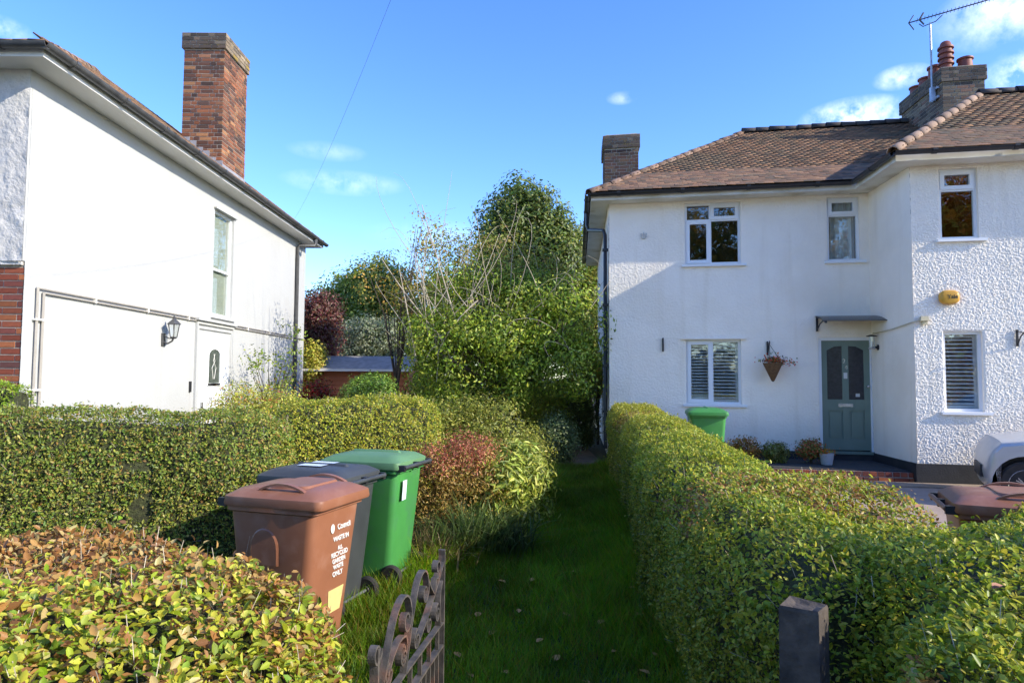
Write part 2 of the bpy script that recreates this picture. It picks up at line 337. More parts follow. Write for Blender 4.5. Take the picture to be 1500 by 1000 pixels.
def rough_wall(name, O, A, Nn, a0, a1, z0, z1, holes, m, parent, step=.02, amp=.012, freq=26, dep=.12):
    def axis(lo, hi, ed):
        c = np.arange(lo, hi, step); c = np.concatenate([c, [hi], ed]); c = np.unique(np.round(c, 4)); return c[(c >= lo-1e-6) & (c <= hi+1e-6)]
    xs = axis(a0, a1, [h[0] for h in holes]+[h[1] for h in holes]); zs = axis(z0, z1, [h[2] for h in holes]+[h[3] for h in holes])
    X, Z = np.meshgrid(xs, zs); P = np.stack([X, Z*.8, X*0], -1)
    d = vn(P, freq, 1); d2 = vn(P, freq*2.1, 2); lump = np.clip((d*.7+d2*.45-.42)*3.2, 0, 1)*amp + (vn(P, 1.3, 3)-.5)*amp*1.2
    for h in holes:
        e = np.maximum(np.maximum(h[0]-X, X-h[1]), np.maximum(h[2]-Z, Z-h[3])); lump = np.where(e < .012, 0, lump)
    V = (O + X[..., None]*A + Z[..., None]*RZ + lump[..., None]*Nn).reshape(-1, 3); nx = len(xs)
    i = (np.arange(len(zs)-1)[:, None]*nx + np.arange(nx-1)); cx = (xs[:-1]+xs[1:])/2; cz = (zs[:-1]+zs[1:])/2; CX, CZ = np.meshgrid(cx, cz); keep = np.ones(CX.shape, bool)
    for h in holes: keep &= ~((CX > h[0]) & (CX < h[1]) & (CZ > h[2]) & (CZ < h[3]))
    i = i[keep]; F = np.stack([i, i+1, i+nx+1, i+nx], 1)
    o = put(name, mesh_np(name, V, F, m, smooth=True), parent)
    for h in holes:       # reveals
        rv = MB((O, A, -Nn, RZ)); rv.box(h[0]-.03, h[0], .002, dep, h[2], h[3]); rv.box(h[1], h[1]+.03, .002, dep, h[2], h[3]); rv.box(h[0]-.03, h[1]+.03, .002, dep, h[3], h[3]+.03); rv.box(h[0]-.03, h[1]+.03, .002, dep, h[2]-.03, h[2])
        rv.build('reveal', m, o)
    return o
rough_wall('wall', PR(0, 0, 0), RU, NF, 0, BW, .55, WT, [W1, W2, W3, DR], M['rough'], rh, .0120, .006, 85)
rough_wall('wall', PR(0, -BP, 0), RU, NF, BW, 7.9, .55, WT, [B1, B2], M['rough'], rh, .0088, .0095, 105)
MB(RB0).box(7.9, 9.6, -BP, -BP+.1, .55, WT).build('wall', M['rough'], rh)
rough_wall('wall', PR(BW, 0, 0), -RV, -RU, -.005, BP+.008, .55, WT, [], M['rough'], rh, .03, .006)
rough_wall('wall', PR(0, 0, 0), -RV, -RU, -7.2, .008, .3, WT, [], M['rough'], rh, .05, .008)
MB((RO, RU, RV, RZ)).box(0, 9.6, 7.0, 7.2, .2, WT).box(9.5, 9.62, -BP, 7.1, .2, WT).build('rear_wall', M['rough'], rh)
MB((RO, RU, RV, RZ)).box(.15, 9.4, .25, 6.9, 2.62, 2.75).box(BW+.15, 9.4, -BP+.2, .2, 2.62, 2.75).box(.15, 9.4, .2, 6.9, WT-.06, WT).box(.1, .16, .2, 6.9, .3, 5.2).build('inner_floor', M['room'], rh)
MB((RO, RU, RV, RZ)).box(-.025, DR[0], -.03, .2, .1, .565).box(DR[1], BW, -.03, .2, .1, .565).box(DR[0], DR[1], -.028, .2, .1, DR[2]-.04).build('plinth', M['plinth'], rh)
MB((RO, RU, RV, RZ)).box(BW-.03, 9.65, -BP-.03, -BP+.2, .1, .57).box(BW-.028, BW+.1, -BP+.2, -.03, .1, .565).build('plinth', M['plinth'], rh)
# windows ----------------------------------------------------------
def window(parent, v, R, cells, deep=.055, fr=.045, sillw=.10, slats=None, curtain=False, pf=PR, basis=None, m='upvc'):
    u0, u1, z0, z1 = R; B = basis or (pf(0, v, 0), RU, -NF, RZ)
    f = MB(B); d0, d1 = deep, deep+.06
    f.box(u0, u0+fr, d0, d1, z0, z1).box(u1-fr, u1, d0, d1, z0, z1).box(u0+fr, u1-fr, d0, d1, z1-fr, z1).box(u0+fr, u1-fr, d0, d1, z0, z0+fr)
    W = u1-u0-2*fr; H = z1-z0-2*fr
    xs = set(); 
    for c in cells:
        if c[0] > 0: f.box(u0+fr+c[0]*W-.02, u0+fr+c[0]*W+.02, d0+.001, d1, z0+fr+c[2]*H, z0+fr+c[3]*H)
        if c[2] > 0: f.box(u0+fr+c[0]*W, u0+fr+c[1]*W, d0+.002, d1, z0+fr+c[2]*H-.02, z0+fr+c[2]*H+.02)
    win = f.build('window', M[m], parent)
    for c in cells:
        a0 = u0+fr+c[0]*W+(.02 if c[0] > 0 else 0); a1 = u0+fr+c[1]*W-(.02 if c[1] < 1 else 0); b0 = z0+fr+c[2]*H+(.02 if c[2] > 0 else 0); b1 = z0+fr+c[3]*H-(.02 if c[3] < 1 else 0)
        if c[4]:   # opening casement standing proud of the frame
            e = .05; g = MB(B); q0 = d0-.018
            g.box(a0-.012, a0+e, q0, d0+.03, b0-.012, b1+.012).box(a1-e, a1+.012, q0, d0+.03, b0-.012, b1+.012).box(a0+e, a1-e, q0, d0+.03, b1-e, b1+.012).box(a0+e, a1-e, q0, d0+.03, b0-.012, b0+e)
            g.build('casement', M[m], win); a0 += e; a1 -= e; b0 += e; b1 -= e
        MB(B).box(a0, a1, d0+.028, d0+.034, b0, b1).build('pane', M['glass'], win)
        if slats and c[5]:
            n = slats; h = (b1-b0-.10)/n; ss = MB(B); sd = d1+.018
            ss.box(a0-.03, a0+.012, sd-.012, sd+.014, b0-.03, b1+.03).box(a1-.045 if c[0] > 0 or len(cells) == 1 else a1-.012, a1+.03, sd-.012, sd+.014, b0-.03, b1+.03).box(a0, a1, sd-.01, sd+.012, b1-.05, b1+.03).box(a0, a1, sd-.01, sd+.012, b0-.03, b0+.05).build('shutter_frame', M['shutter'], win)
            aa = a1-.045 if c[0] > 0 or len(cells) == 1 else a1-.012
            me = None
            for k in range(n):
                zc = b0+.05+(k+.5)*h
                if me is None:
                    q = MB((np.zeros(3), RU, -NF, RZ) if basis is None else (np.zeros(3), B[1], B[2], RZ)); i = q.pts([(0, -.014, -.010), (aa-a0-.012, -.014, -.010), (aa-a0-.012, .020, .016), (0, .020, .016), (0, -.014, -.020), (aa-a0-.012, -.014, -.020), (aa-a0-.012, .020, .008), (0, .020, .008)])
                    for ff in ((0, 1, 2, 3), (7, 6, 5, 4), (0, 4, 5, 1), (1, 5, 6, 2), (2, 6, 7, 3), (3, 7, 4, 0)): q.F.append(tuple(i+j for j in ff))
                    me = bpy.data.meshes.new('louvre'); me.from_pydata(q.V, [], q.F); me.materials.append(M['shutter'])
                o = bpy.data.objects.new('louvre', me); col.objects.link(o); o.parent = win; o.location = Vector(B[0] + B[1]*(a0+.012) + B[2]*(sd+.001) + RZ*zc)
    if curtain:
        q = MB(B); n = 60; xx = np.linspace(u0+.10, u1-.03, n); dd = d1+.10+.035*np.sin(xx*46)+.015*np.sin(xx*91+1)
        q.loft([[(x, d, z0+.02) for x, d in zip(xx, dd)], [(x, d, z1-.05) for x, d in zip(xx, dd)]], cap=False, closed=False); q.build('curtain', M['curtain'], win, smooth=True)
    MB(B).box(u0-.06, u1+.09, -.06, d0+.02, z0-.045, z0-.003).build('sill', M[m], win)
    return win
window(rh, 0, W1, [(0, .46, 0, .74, 1, 0), (.46, 1, 0, .74, 0, 0), (0, .46, .74, 1, 0, 0), (.46, 1, .74, 1, 1, 0)])
window(rh, 0, W2, [(0, .48, 0, 1, 1, 1), (.48, 1, 0, 1, 0, 1)], slats=16)
window(rh, 0, W3, [(0, 1, 0, .74, 0, 0), (0, 1, .74, 1, 1, 0)], curtain=True)
window(rh, -BP, B1, [(0, 1, 0, .72, 0, 0), (0, 1, .72, 1, 1, 0)])
window(rh, -BP, B2, [(0, 1, 0, 1, 0, 1)], slats=17)
MB((PR(0, 0, 0), RU, -NF, RZ)).box(W2[0]-.09, W2[1]+.09, -.05, .02, W2[3]+.002, W2[3]+.03).build('window_drip', M['rough'], rh)
# front door -------------------------------------------------------
B = (PR(0, 0, 0), RU, -NF, RZ); u0, u1, z0, z1 = DR; f = .055
MB(B).box(u0, u0+f, .02, .12, z0, z1).box(u1-f, u1, .02, .12, z0, z1).box(u0+f, u1-f, .02, .12, z1-f, z1).build('door_frame', M['upvc'], rh)
a0, a1, b0, b1 = u0+f, u1-f, z0+.02, z1-f; wd = a1-a0; ht = b1-b0
dm = MB(B).box(a0, a1, .075, .115, b0, b1)
gt, gb = b1-.15, b0+ht*.46
st = .10; mid = (a0+a1)/2
for (p, q) in ((a0, a0+st), (mid-.055, mid+.055), (a1-st, a1)): dm.box(p, q, .055, .076, b0, b1)
dm.box(a0+st, a1-st, .056, .076, b0, b0+.20); dm.box(a0+st, a1-st, .056, .076, gb-.20, gb)
for s, (p, q) in ((1, (a0+st, mid-.055)), (-1, (mid+.055, a1-st))):
    i = dm.pts([(p, .056, b1), (q, .056, b1), (q, .056, gt+(.05 if s > 0 else -.03)), ((p+q)/2, .056, gt+.04), (p, .056, gt-(.03 if s > 0 else -.05))]); dm.face([i, i+1, i+2, i+3, i+4])
    dm.box(p+.035, q-.035, .060, .077, b0+.235, gb-.235)
door = dm.build('front_door', M['door'], rh)
for (p, q) in ((a0+st, mid-.055), (mid+.055, a1-st)): MB(B).box(p, q, .066, .073, gb, gt+.06).build('door_pane', M['doorglass'], door)
MB(B).box(mid-.13, mid+.12, .044, .057, gb-.135, gb-.075).build('letter_plate', M['brass'], door)
MB(B).box(mid-.03, mid+.03, .040, .056, gb+ht*.19, gb+ht*.245).build('doorbell', M['print'], door)
MB(B).box(mid+.17, mid+.24, .058, .064, gb+.05, gb+.11).build('notice_card', M['print'], door)
k = MB(B); k.lathe([(0, -.05), (.022, -.045), (.026, -.02), (.012, .0), (.012, .055)], (a1-.05, 0.02, gb+ht*.12), 1, 10); k.build('door_knob', M['brass'], door, smooth=True)
MB(B).box(u0-.02, u1+.02, -.05, .12, z0-.045, z0+.002).build('threshold', M['door'], rh)
B3 = Matrix(((RU[0], 0, NF[0], 0), (RU[1], 0, NF[1], 0), (RU[2], 1, NF[2], 0), (0, 0, 0, 1)))
def wall_text(body, size, u, v, z, outw, m, parent, bold=0):
    p = PR(u, v, z) + NF*outw; mw = Matrix.Translation(Vector(p)) @ B3; return text_obj(body, size, m, parent, mw, False, bold=bold)
wall_text('2', .11, mid-.02, 0, gb+ht*.35, -.052, M['brass'], door); wall_text('0', .085, mid+.02, 0, gb+ht*.29, -.052, M['brass'], door)
# eaves, roof ------------------------------------------------------
OH = .34
RB = (RO, RU, RV, RZ)
s_ = MB(RB); s_.box(-OH, BW-OH+.02, -OH, .03, WT, WT+.02).box(-OH, .03, .03, 7.2, WT, WT+.02).box(BW-OH, 9.9, -BP-OH, -BP+.03, WT, WT+.02).box(BW-OH, BW+.03, -BP+.03, -.02, WT+.001, WT+.021); s_.build('soffit', M['soffit'], rh)
s_ = MB(RB); s_.box(-OH-.02, BW-OH-.02, -OH-.02, -OH, WT-.01, EZ-.02).box(-OH-.02, -OH, -OH, 7.2, WT-.01, EZ-.02).box(BW-OH-.02, 9.9, -BP-OH-.02, -BP-OH, WT-.01, EZ-.02).box(BW-OH-.02, BW-OH, -BP-OH, -OH-.02, WT-.01, EZ-.02); s_.build('fascia', M['soffit'], rh)
def gutter(P, parent, m, r=.058, name='gutter'):
    P = [np.array(p, float) for p in P]; g = MB(); rings = []
    for i, p in enumerate(P):
        d = nrmz((P[min(i+1, len(P)-1)]-P[max(i-1, 0)])[None])[0]; sd = np.cross(d, RZ)
        sd = nrmz(sd[None])[0]; ang = np.linspace(PI, 2*PI, 9); o_ = [p + r*(math.cos(a)*sd + math.sin(a)*RZ) for a in ang]; i_ = [p + (r-.007)*(math.cos(a)*sd + math.sin(a)*RZ) for a in ang[::-1]]
        rings.append(o_+i_)
    g.loft(rings); gt_ = g.build(name, m, parent, smooth=True)
    for a, b in zip(P, P[1:]):
        L = np.linalg.norm(b-a); n = max(1, int(L/.95)); d = (b-a)/L; sd = np.cross(d, RZ)
        for k_ in range(n):
            c = a + d*(k_+.5)*L/n; ang = np.linspace(PI*.95, 2.05*PI, 9)
            for rr_, e in ((r+.009, .035),):
                q = MB(); q.loft([[c + d*t*e + rr_*(math.cos(x)*sd + math.sin(x)*RZ) for x in ang] + [c + d*t*e + (rr_-.012)*(math.cos(x)*sd + math.sin(x)*RZ) for x in ang[::-1]] for t in (-1, 1)]); q.build('gutter_bracket', m, gt_)
    return gt_
gz_ = EZ-.03; go = OH+.085
gutter([PR(-go, -go, gz_), PR(BW-go, -go, gz_)], rh, M['blackp']); gutter([PR(-go, 7.2, gz_), PR(-go, -go-.05, gz_)], rh, M['blackp'])
gutter([PR(BW-go, -BP-go-.05, gz_), PR(9.9, -BP-go, gz_)], rh, M['blackp']); gutter([PR(BW-go, -go, gz_), PR(BW-go, -BP-go, gz_)], rh, M['blackp'])
dp = MB(); dp.tube([PR(-go, .9, gz_-.05), PR(-go, .9, gz_-.30), PR(-go+.04, .85, gz_-.42), PR(-.10, .22, gz_-.58), PR(-.07, .17, gz_-.68), PR(-.07, .17, .5)], .036, 8); dp.build('downpipe', M['blackp'], rh, smooth=True)
for z in (4.4, 3.3, 2.1, 1.2): MB(RB).box(-.125, .0, .115, .225, z, z+.05).build('pipe_clip', M['blackp'], rh)
SM = .62; SW = .687; RS = 3.70; WS = 2.66
def tile_tint(P, k=1.0):
    n = len(P); pal = np.array([(.135, .076, .044), (.165, .088, .048), (.105, .066, .040), (.20, .112, .060), (.088, .062, .040), (.15, .094, .052)])
    c = pal[rng.choice(len(pal), n, p=[.26, .24, .18, .12, .12, .08])]*(1+rng.normal(0, .13, (n, 1)))
    moss = np.clip((vn(P, .9, 5)-.52)*3.2, 0, 1)[:, None]*(rng.random((n, 1)) < .7); c = c*(1-moss*.55) + np.array([.085, .068, .042])*moss*.55
    return np.clip(c*k, .01, .6)
tile_cache = {}
def tiles(parent, E, A, S, Nn, lo, hi, nrow, indiv, tw=.168, ex=.10, tl=.165, th=.016, k=1.0, m='tile'):
    """plain tiles: E eave start, A along, S up the slope, lo/hi(s) extents along A at slope distance s"""
    C = []
    for r in range(nrow):
        s = r*ex; a0, a1 = lo(s), hi(s); off = (r % 2)*tw/2
        for a in np.arange(math.floor(a0/tw)*tw-off, a1, tw):
            if a+tw*.5 < a0 or a+tw*.6 > a1: continue
            C.append((max(a, a0), s, min(a+tw-.002, a1)-max(a, a0), r))
    C = np.array(C); n = len(C); jit = rng.normal(0, .0022, n); tlt = rng.normal(0, .006, n)
    T = np.array([(0, 0, 0), (1, 0, 0), (1, 1, 0), (0, 1, 0), (0, 0, 1), (1, 0, 1), (1, 1, 1), (0, 1, 1)], float)
    Fb = np.array([(0, 3, 2, 1), (4, 5, 6, 7), (0, 1, 5, 4), (1, 2, 6, 5), (2, 3, 7, 6), (3, 0, 4, 7)])
    def W(i, t):
        a = C[i, 0][:, None] + t[None, :, 0]*C[i, 2][:, None]; s = C[i, 1][:, None] + t[None, :, 1]*tl + jit[i][:, None]; h = .022*(1-t[None, :, 1]) + t[None, :, 2]*th + .002 + (t[None, :, 0]-.5)*tlt[i][:, None]
        return E + a[..., None]*A + s[..., None]*S + h[..., None]*Nn
    P = E + C[:, :1]*A + C[:, 1:2]*S; tn = tile_tint(P, k)
    rest = np.arange(n)
    if indiv:
        ind = rest[:indiv]; rest = rest[indiv:]; L = np.array(wloc(parent))
        if m not in tile_cache: tile_cache[m] = mesh_np('roof_tile', T, Fb, M[m+'o'])
        me = tile_cache[m]; w0 = W(ind, np.array([(0, 0, 0), (1, 0, 0), (0, 1, 0), (0, 0, 1.)]))
        for j, i in enumerate(ind):
            o = bpy.data.objects.new('roof_tile', me); col.objects.link(o); o.parent = parent; p = w0[j]
            o.matrix_local = Matrix([[p[1][q]-p[0][q], p[2][q]-p[0][q], p[3][q]-p[0][q], p[0][q]-L[q]] for q in range(3)] + [[0, 0, 0, 1]]); o.color = (*[float(c) for c in tn[i]], 1)
    V = W(rest, T).reshape(-1, 3); F = (np.arange(len(rest))*8)[:, None, None] + Fb[None]
    o = put('roof_tiles', mesh_np('roof_tiles', V, F.reshape(-1, 4), M[m], np.repeat(tn[rest], 8, 0)), parent); o['kind'] = 'stuff'
    return o
def slope_vec(up, sl): v = up*1.0 + RZ*sl; return v/np.linalg.norm(v)
# roof bodies
rb = MB(RB); e = OH+.03
i = rb.pts([(-e, -e, EZ), (9.9, -e, EZ), (9.9, 7.2+.3, EZ), (-e, 7.5, EZ), (-e+RS, -e+RS, EZ+RS*SM), (9.9, -e+RS, EZ+RS*SM)])
for fc in ((0, 1, 5, 4), (0, 4, 3), (3, 4, 5, 2), (1, 2, 5), (0, 3, 2, 1)): rb.face([i+j for j in fc])
j0 = BW-e
i = rb.pts([(j0, -BP-e, EZ), (9.9, -BP-e, EZ), (9.9, -BP-e+2*WS, EZ), (j0, -BP-e+2*WS, EZ), (j0+WS, -BP-e+WS, EZ+WS*SW), (9.9, -BP-e+WS, EZ+WS*SW)])
for fc in ((0, 1, 5, 4), (0, 4, 3), (3, 4, 5, 2), (1, 2, 5), (0, 3, 2, 1)): rb.face([i+j for j in fc])
roof = rb.build('roof', M['roofbase'], rh)
NP = -NF
def slopeN(S, A): n = np.cross(A, S); n /= np.linalg.norm(n); return n if n[2] > 0 else -n
S1 = RV + RZ*SM; k1 = np.linalg.norm(S1); S1 = S1/k1
nr1 = int(RS*k1/.1)
def main_hi(s):
    v = -e + s/k1        # stop where the wing's roof rises above
    return max(.2, min(9.8, (BW-e) + (SM/SW)*(v+e) + .12)) + e
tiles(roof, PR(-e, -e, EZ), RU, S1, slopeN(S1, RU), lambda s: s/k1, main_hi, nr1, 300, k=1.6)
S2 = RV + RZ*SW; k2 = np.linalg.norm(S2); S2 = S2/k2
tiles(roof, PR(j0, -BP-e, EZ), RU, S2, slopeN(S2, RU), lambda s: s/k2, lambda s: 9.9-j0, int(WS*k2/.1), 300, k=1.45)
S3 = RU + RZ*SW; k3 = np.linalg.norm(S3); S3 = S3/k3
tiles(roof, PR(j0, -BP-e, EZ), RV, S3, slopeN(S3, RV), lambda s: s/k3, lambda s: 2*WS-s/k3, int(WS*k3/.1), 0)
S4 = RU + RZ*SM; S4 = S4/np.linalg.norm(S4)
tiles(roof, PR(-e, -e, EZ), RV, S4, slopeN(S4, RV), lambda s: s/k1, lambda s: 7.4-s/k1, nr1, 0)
def ridge(parent, P, Q, m_, r=.10, L=.30, name='ridge_tile', pal=((.30, .18, .12), (.26, .15, .10), (.33, .21, .15)), drop=.03):
    P = np.array(P, float); Q = np.array(Q, float); D = Q-P; tot = np.linalg.norm(D); d = D/tot; sd = np.cross(d, RZ); sd /= np.linalg.norm(sd); up = np.cross(sd, d); n = int(tot/L)
    ang = np.linspace(-.15, PI+.15, 10); ml = bpy.data.meshes.new(name); q = MB()
    q.loft([[(rr_*math.cos(a), t, rr_*math.sin(a)) for a in ang] + [((rr_-.016)*math.cos(a), t, (rr_-.016)*math.sin(a)) for a in ang[::-1]] for t, rr_ in ((-.02, r*1.07), (L*.5, r*1.0), (L+.01, r*.93))])
    ml.from_pydata(q.V, [], q.F); ml.materials.append(M[m_]); ml.shade_smooth(); Lp = np.array(wloc(parent))
    for i in range(n):
        o = bpy.data.objects.new(name, ml); col.objects.link(o); o.parent = parent; p = P + d*i*tot/n - up*drop + rng.normal(0, .004, 3) - Lp
        o.matrix_local = Matrix([[sd[k_], d[k_]*tot/n/L, up[k_], p[k_]] for k_ in range(3)] + [[0, 0, 0, 1]]); c = np.array(pal[rng.integers(len(pal))])*(1+rng.normal(0, .1)); o.color = (*[float(x) for x in np.clip(c, 0, 1)], 1)
dk = ((.07, .055, .048), (.05, .042, .038), (.09, .065, .055))
ridge(roof, PR(-e-.02, -e-.02, EZ+.02), PR(-e+RS, -e+RS, EZ+RS*SM+.03), 'tileo', .085, name='hip_tile', pal=((.30, .19, .135), (.25, .15, .10), (.34, .23, .17), (.2, .13, .09)))
ridge(roof, PR(-e+RS, -e+RS, EZ+RS*SM+.05), PR(9.0, -e+RS, EZ+RS*SM+.05), 'tileo', .11, pal=dk)
ridge(roof, PR(j0-.05, -BP-e-.05, EZ+.02), PR(j0+WS, -BP-e+WS, EZ+WS*SW+.035), 'tileo', .09, .33, name='hip_tile', pal=((.36, .24, .165), (.34, .225, .155), (.38, .255, .18)))
ridge(roof, PR(j0+WS, -BP-e+WS, EZ+WS*SW+.05), PR(9.9, -BP-e+WS, EZ+WS*SW+.05), 'tileo', .11, pal=dk)
# chimneys ---------------------------------------------------------
brick_me = None
PALR = ((.30, .11, .05), (.23, .085, .042), (.14, .062, .04), (.38, .18, .08), (.10, .055, .04), (.28, .125, .065))
PALD = ((.12, .06, .042), (.085, .048, .036), (.15, .085, .05), (.10, .07, .045), (.18, .12, .075))
PALW = ((.32, .085, .04), (.26, .06, .03), (.20, .055, .04), (.38, .12, .045), (.16, .06, .05))
def bricks(parent, O, A, Nn, wd, z0, z1, pal, p, minz=None, proud=.007, course=.075, mj=.014, lens=(.225, .1125), off=0, off_seed=0):
    global brick_me
    if brick_me is None:
        q = MB().box(0, 1, -1, 0, 0, 1); brick_me = bpy.data.meshes.new('brick'); brick_me.from_pydata(q.V, [], q.F); brick_me.materials.append(M['brick'])
    L = np.array(wloc(parent)); r = 0; z = z0; pal = np.array(pal)
    while z + course*.6 < z1:
        x = -((r % 2)*.5625*lens[0]*.5 + off) ; kk = r
        while x < wd-.01:
            ln = lens[(kk + r) % 2] if len(lens) > 1 else lens[0]; kk += 1
            a0 = max(x, 0); a1 = min(x+ln-mj, wd); x += ln
            if a1-a0 < .02: continue
            if minz is not None and z+course < minz((a0+a1)/2): continue
            c = pal[rng.choice(len(pal), p=p)]*(1+rng.normal(0, .15)); o = bpy.data.objects.new('brick', brick_me); col.objects.link(o); o.parent = parent
            P = O + A*a0 + RZ*z + Nn*(proud+rng.normal(0, .0015)) - L; dx = A*(a1-a0); dn = Nn*.05; dz = RZ*(course-mj)
            o.matrix_local = Matrix([[dx[k_], dn[k_], dz[k_], P[k_]] for k_ in range(3)] + [[0, 0, 0, 1]]); o.color = (*[float(v) for v in np.clip(c, .01, .8)], 1)
        r += 1; z += course
def chimney(parent, O, A, Vv, wd, dp_, z0, z1, pal, p, faces, capc=4, minz=None, minzs=None, name='chimney'):
    """O near-left corner (z=0), A along the front, Vv to the back"""
    nf = np.cross(A, RZ); nf = nf/np.linalg.norm(nf); nf = nf if np.dot(nf, Vv) < 0 else -nf; ns = np.cross(Vv, RZ); ns /= np.linalg.norm(ns)
    c = MB((O, A, Vv, RZ)).box(0, wd, 0, dp_, z0, z1).build(name, M['mortar'], parent)
    cz = z1-capc*.075
    if 'f' in faces: bricks(c, O, A, nf, wd, z0, cz, pal, p, minz)
    if 'r' in faces: bricks(c, O+A*wd, Vv, ns if np.dot(ns, A) > 0 else -ns, dp_, z0, cz, pal, p, minzs)
    if 'l' in faces: bricks(c, O, Vv, -ns if np.dot(ns, A) > 0 else ns, dp_, z0, cz, pal, p, minzs)
    k_ = .035; O2 = O - A*k_ - Vv*k_/1.0
    MB((O2, A, Vv, RZ)).box(0, wd+2*k_, 0, dp_+2*k_, cz, z1).build('corbel', M['cement'], c)
    pd = ((.10, .075, .06), (.07, .055, .045), (.14, .10, .075), (.16, .13, .10)); pp = [.3, .3, .25, .15]
    if 'f' in faces: bricks(c, O2, A, nf, wd+2*k_, cz+.004, z1, pd, pp)
    if 'r' in faces: bricks(c, O2+A*(wd+2*k_), Vv, ns if np.dot(ns, A) > 0 else -ns, dp_+2*k_, cz+.004, z1, ((.30, .23, .15), (.24, .18, .12), (.40, .27, .06), (.2, .16, .12)), [.35, .3, .15, .2])
    if 'l' in faces: bricks(c, O2, Vv, -ns if np.dot(ns, A) > 0 else ns, dp_+2*k_, cz+.004, z1, pd, pp)
    MB((O2, A, Vv, RZ)).box(.02, wd+2*k_-.02, .02, dp_+2*k_-.02, z1, z1+.04, ta=.06, tb=.06).build('flaunching', M['cement'], c)
    return c
PD = [.28, .28, .2, .14, .10]
chimney(rh, PR(0, 2.05, 0), RU, RV, .76, 1.0, 5.6, 7.42, PALD, PD, 'fl', 4)
CU, CV = 6.93, 1.83
ch = chimney(rh, PR(CU, CV, 0), RU, RV, .78, 1.74, 6.3, 8.33, ((.19, .15, .10), (.14, .10, .07), (.24, .18, .12), (.10, .075, .06), (.22, .12, .08)), [.25, .25, .2, .15, .15], 'fl', 4)
def chpot(u, v, r, h, louv=False, name='chimney_pot'):
    p = PR(u, v, 8.36); q = MB(); 
    if louv:
        prof = [(r*1.05, 0)]
        for i in range(4): z = .06+i*.115; prof += [(r*.80, z), (r*.78, z+.055), (r*1.02, z+.06), (r*.98, z+.10)]
        prof += [(r*.85, h*.80), (r*.60, h*.97), (r*.45, h)]
        q.lathe(prof, p, 2, 16)
    else: q.lathe([(r*1.08, 0), (r, .04), (r*.92, h*.75), (r*1.12, h*.82), (r*1.12, h*.95), (r*.95, h), (r*.8, h-.02)], p, 2, 16)
    return q.build(name, M['pot'], ch, smooth=True)
chpot(CU+.19, CV+.22, .15, .62, True); chpot(CU+.55, CV+.22, .14, .24); chpot(CU+.19, CV+.65, .14, .30); chpot(CU+.19, CV+1.05, .14, .22); chpot(CU+.19, CV+1.45, .14, .20); chpot(CU+.55, CV+.75, .14, .22)
ae = thing('tv_aerial', 'rooftop TV aerial on a steel mast strapped to the chimney', 'aerial', PR(CU-.10, CV+.22, 7.6))
q = MB(); mt = PR(CU-.10, CV+.2, 0); q.tube([mt+RZ*7.7, mt+RZ*9.42], .020, 8); q.build('mast', M['steel'], ae, smooth=True)
q = MB(RB); q.box(CU-.06, CU-.012, CV+.08, CV+.34, 7.95, 8.0).box(CU-.06, CU-.012, CV+.08, CV+.34, 7.75, 7.8).box(CU-.13, CU-.05, CV+.17, CV+.25, 7.72, 8.02); q.build('bracket', M['steel'], ae)
pa, pb = at(1331, 34, mt[1]+.25), at(1462, -4, mt[1]-.45); bd = nrmz((pb-pa)[None])[0]; sdv = np.cross(bd, RZ); q = MB(); q.tube([pa, pb], .012, 6)
for t in np.linspace(.10, 1, 22): c = pa+(pb-pa)*t; q.tube([c-sdv*.10, c+sdv*.10], .005, 4)
q.build('boom', M['alu'], ae)
q = MB(); c = pa+(pb-pa)*.03
for s_1 in (-1, 1): q.tube([pa, pa + bd*.10 + RZ*.16*s_1 - sdv*.05], .012, 5); q.tube([pa + bd*.20, pa + bd*.28 + RZ*.13*s_1], .018, 5)
q.build('reflector', M['alu'], ae)
q = MB(); tm = mt+RZ*9.40; q.tube([tm, tm+bd*.1+RZ*.01, tm+bd*.22+RZ*.10], .010, 5); q.tube([tm, tm-bd*.13-RZ*.02, tm-bd*.20+RZ*.06], .010, 5); q.build('mast_arm', M['alu'], ae)
# fittings on the front walls --------------------------------------
def WB(v): return (PR(0, v, 0), RU, NF, RZ)
cu0, cz0 = hit(1193, 468); cu1, _ = hit(1306, 470)
cn = thing('door_canopy', 'dark curved canopy over the sage green front door', 'canopy', PR((cu0+cu1)/2, 0, cz0-.1))
n = 9; prof = [(.02+.62*t, cz0+.06-.13*t*t) for t in np.linspace(0, 1, n)]
q = MB(WB(0)); q.loft([[(u, y, z) for (y, z) in prof]+[(u, y, z-.012) for (y, z) in prof[::-1]] for u in (cu0, cu1)]); q.build('canopy_sheet', M['canopy'], cn, smooth=True)
for u in (cu0+.02, cu1-.06):
    q = MB(WB(0)); q.box(u, u+.035, .012, .04, cz0-.22, cz0+.05); q.loft([[(uu, y, z-.014) for (y, z) in prof]+[(uu, y, z-.045) for (y, z) in prof[::-1]] for uu in (u, u+.035)])
    q.tube([(u+.017, .03, cz0-.20), (u+.017, .22, cz0-.10), (u+.017, .45, cz0-.06)], .012, 6); q.build('bracket', M['black'], cn)
def cyl(basis, c, ax, prof, name, m, parent, n=14):
    q = MB(basis); q.lathe(prof, c, ax, n); return q.build(name, m, parent, smooth=True)
lu, lz = hit(1291, 500)
lm = thing('porch_lantern', 'glass cylinder wall lantern beside the sage green front door', 'lantern', PR(BW, -.3, lz))
LB = (PR(BW, -.28, 0), -RU, NF, RZ); lz -= .02
cyl(LB, (0, 0, lz-.10), 0, [(.05, 0.004), (.05, .02), (.02, .03), (.012, .10)], 'back_plate', M['black'], lm); cyl(LB, (.11, 0, lz-.13), 2, [(.055, 0), (.06, .01), (.06, .03), (.02, .035)], 'base', M['steel'], lm)
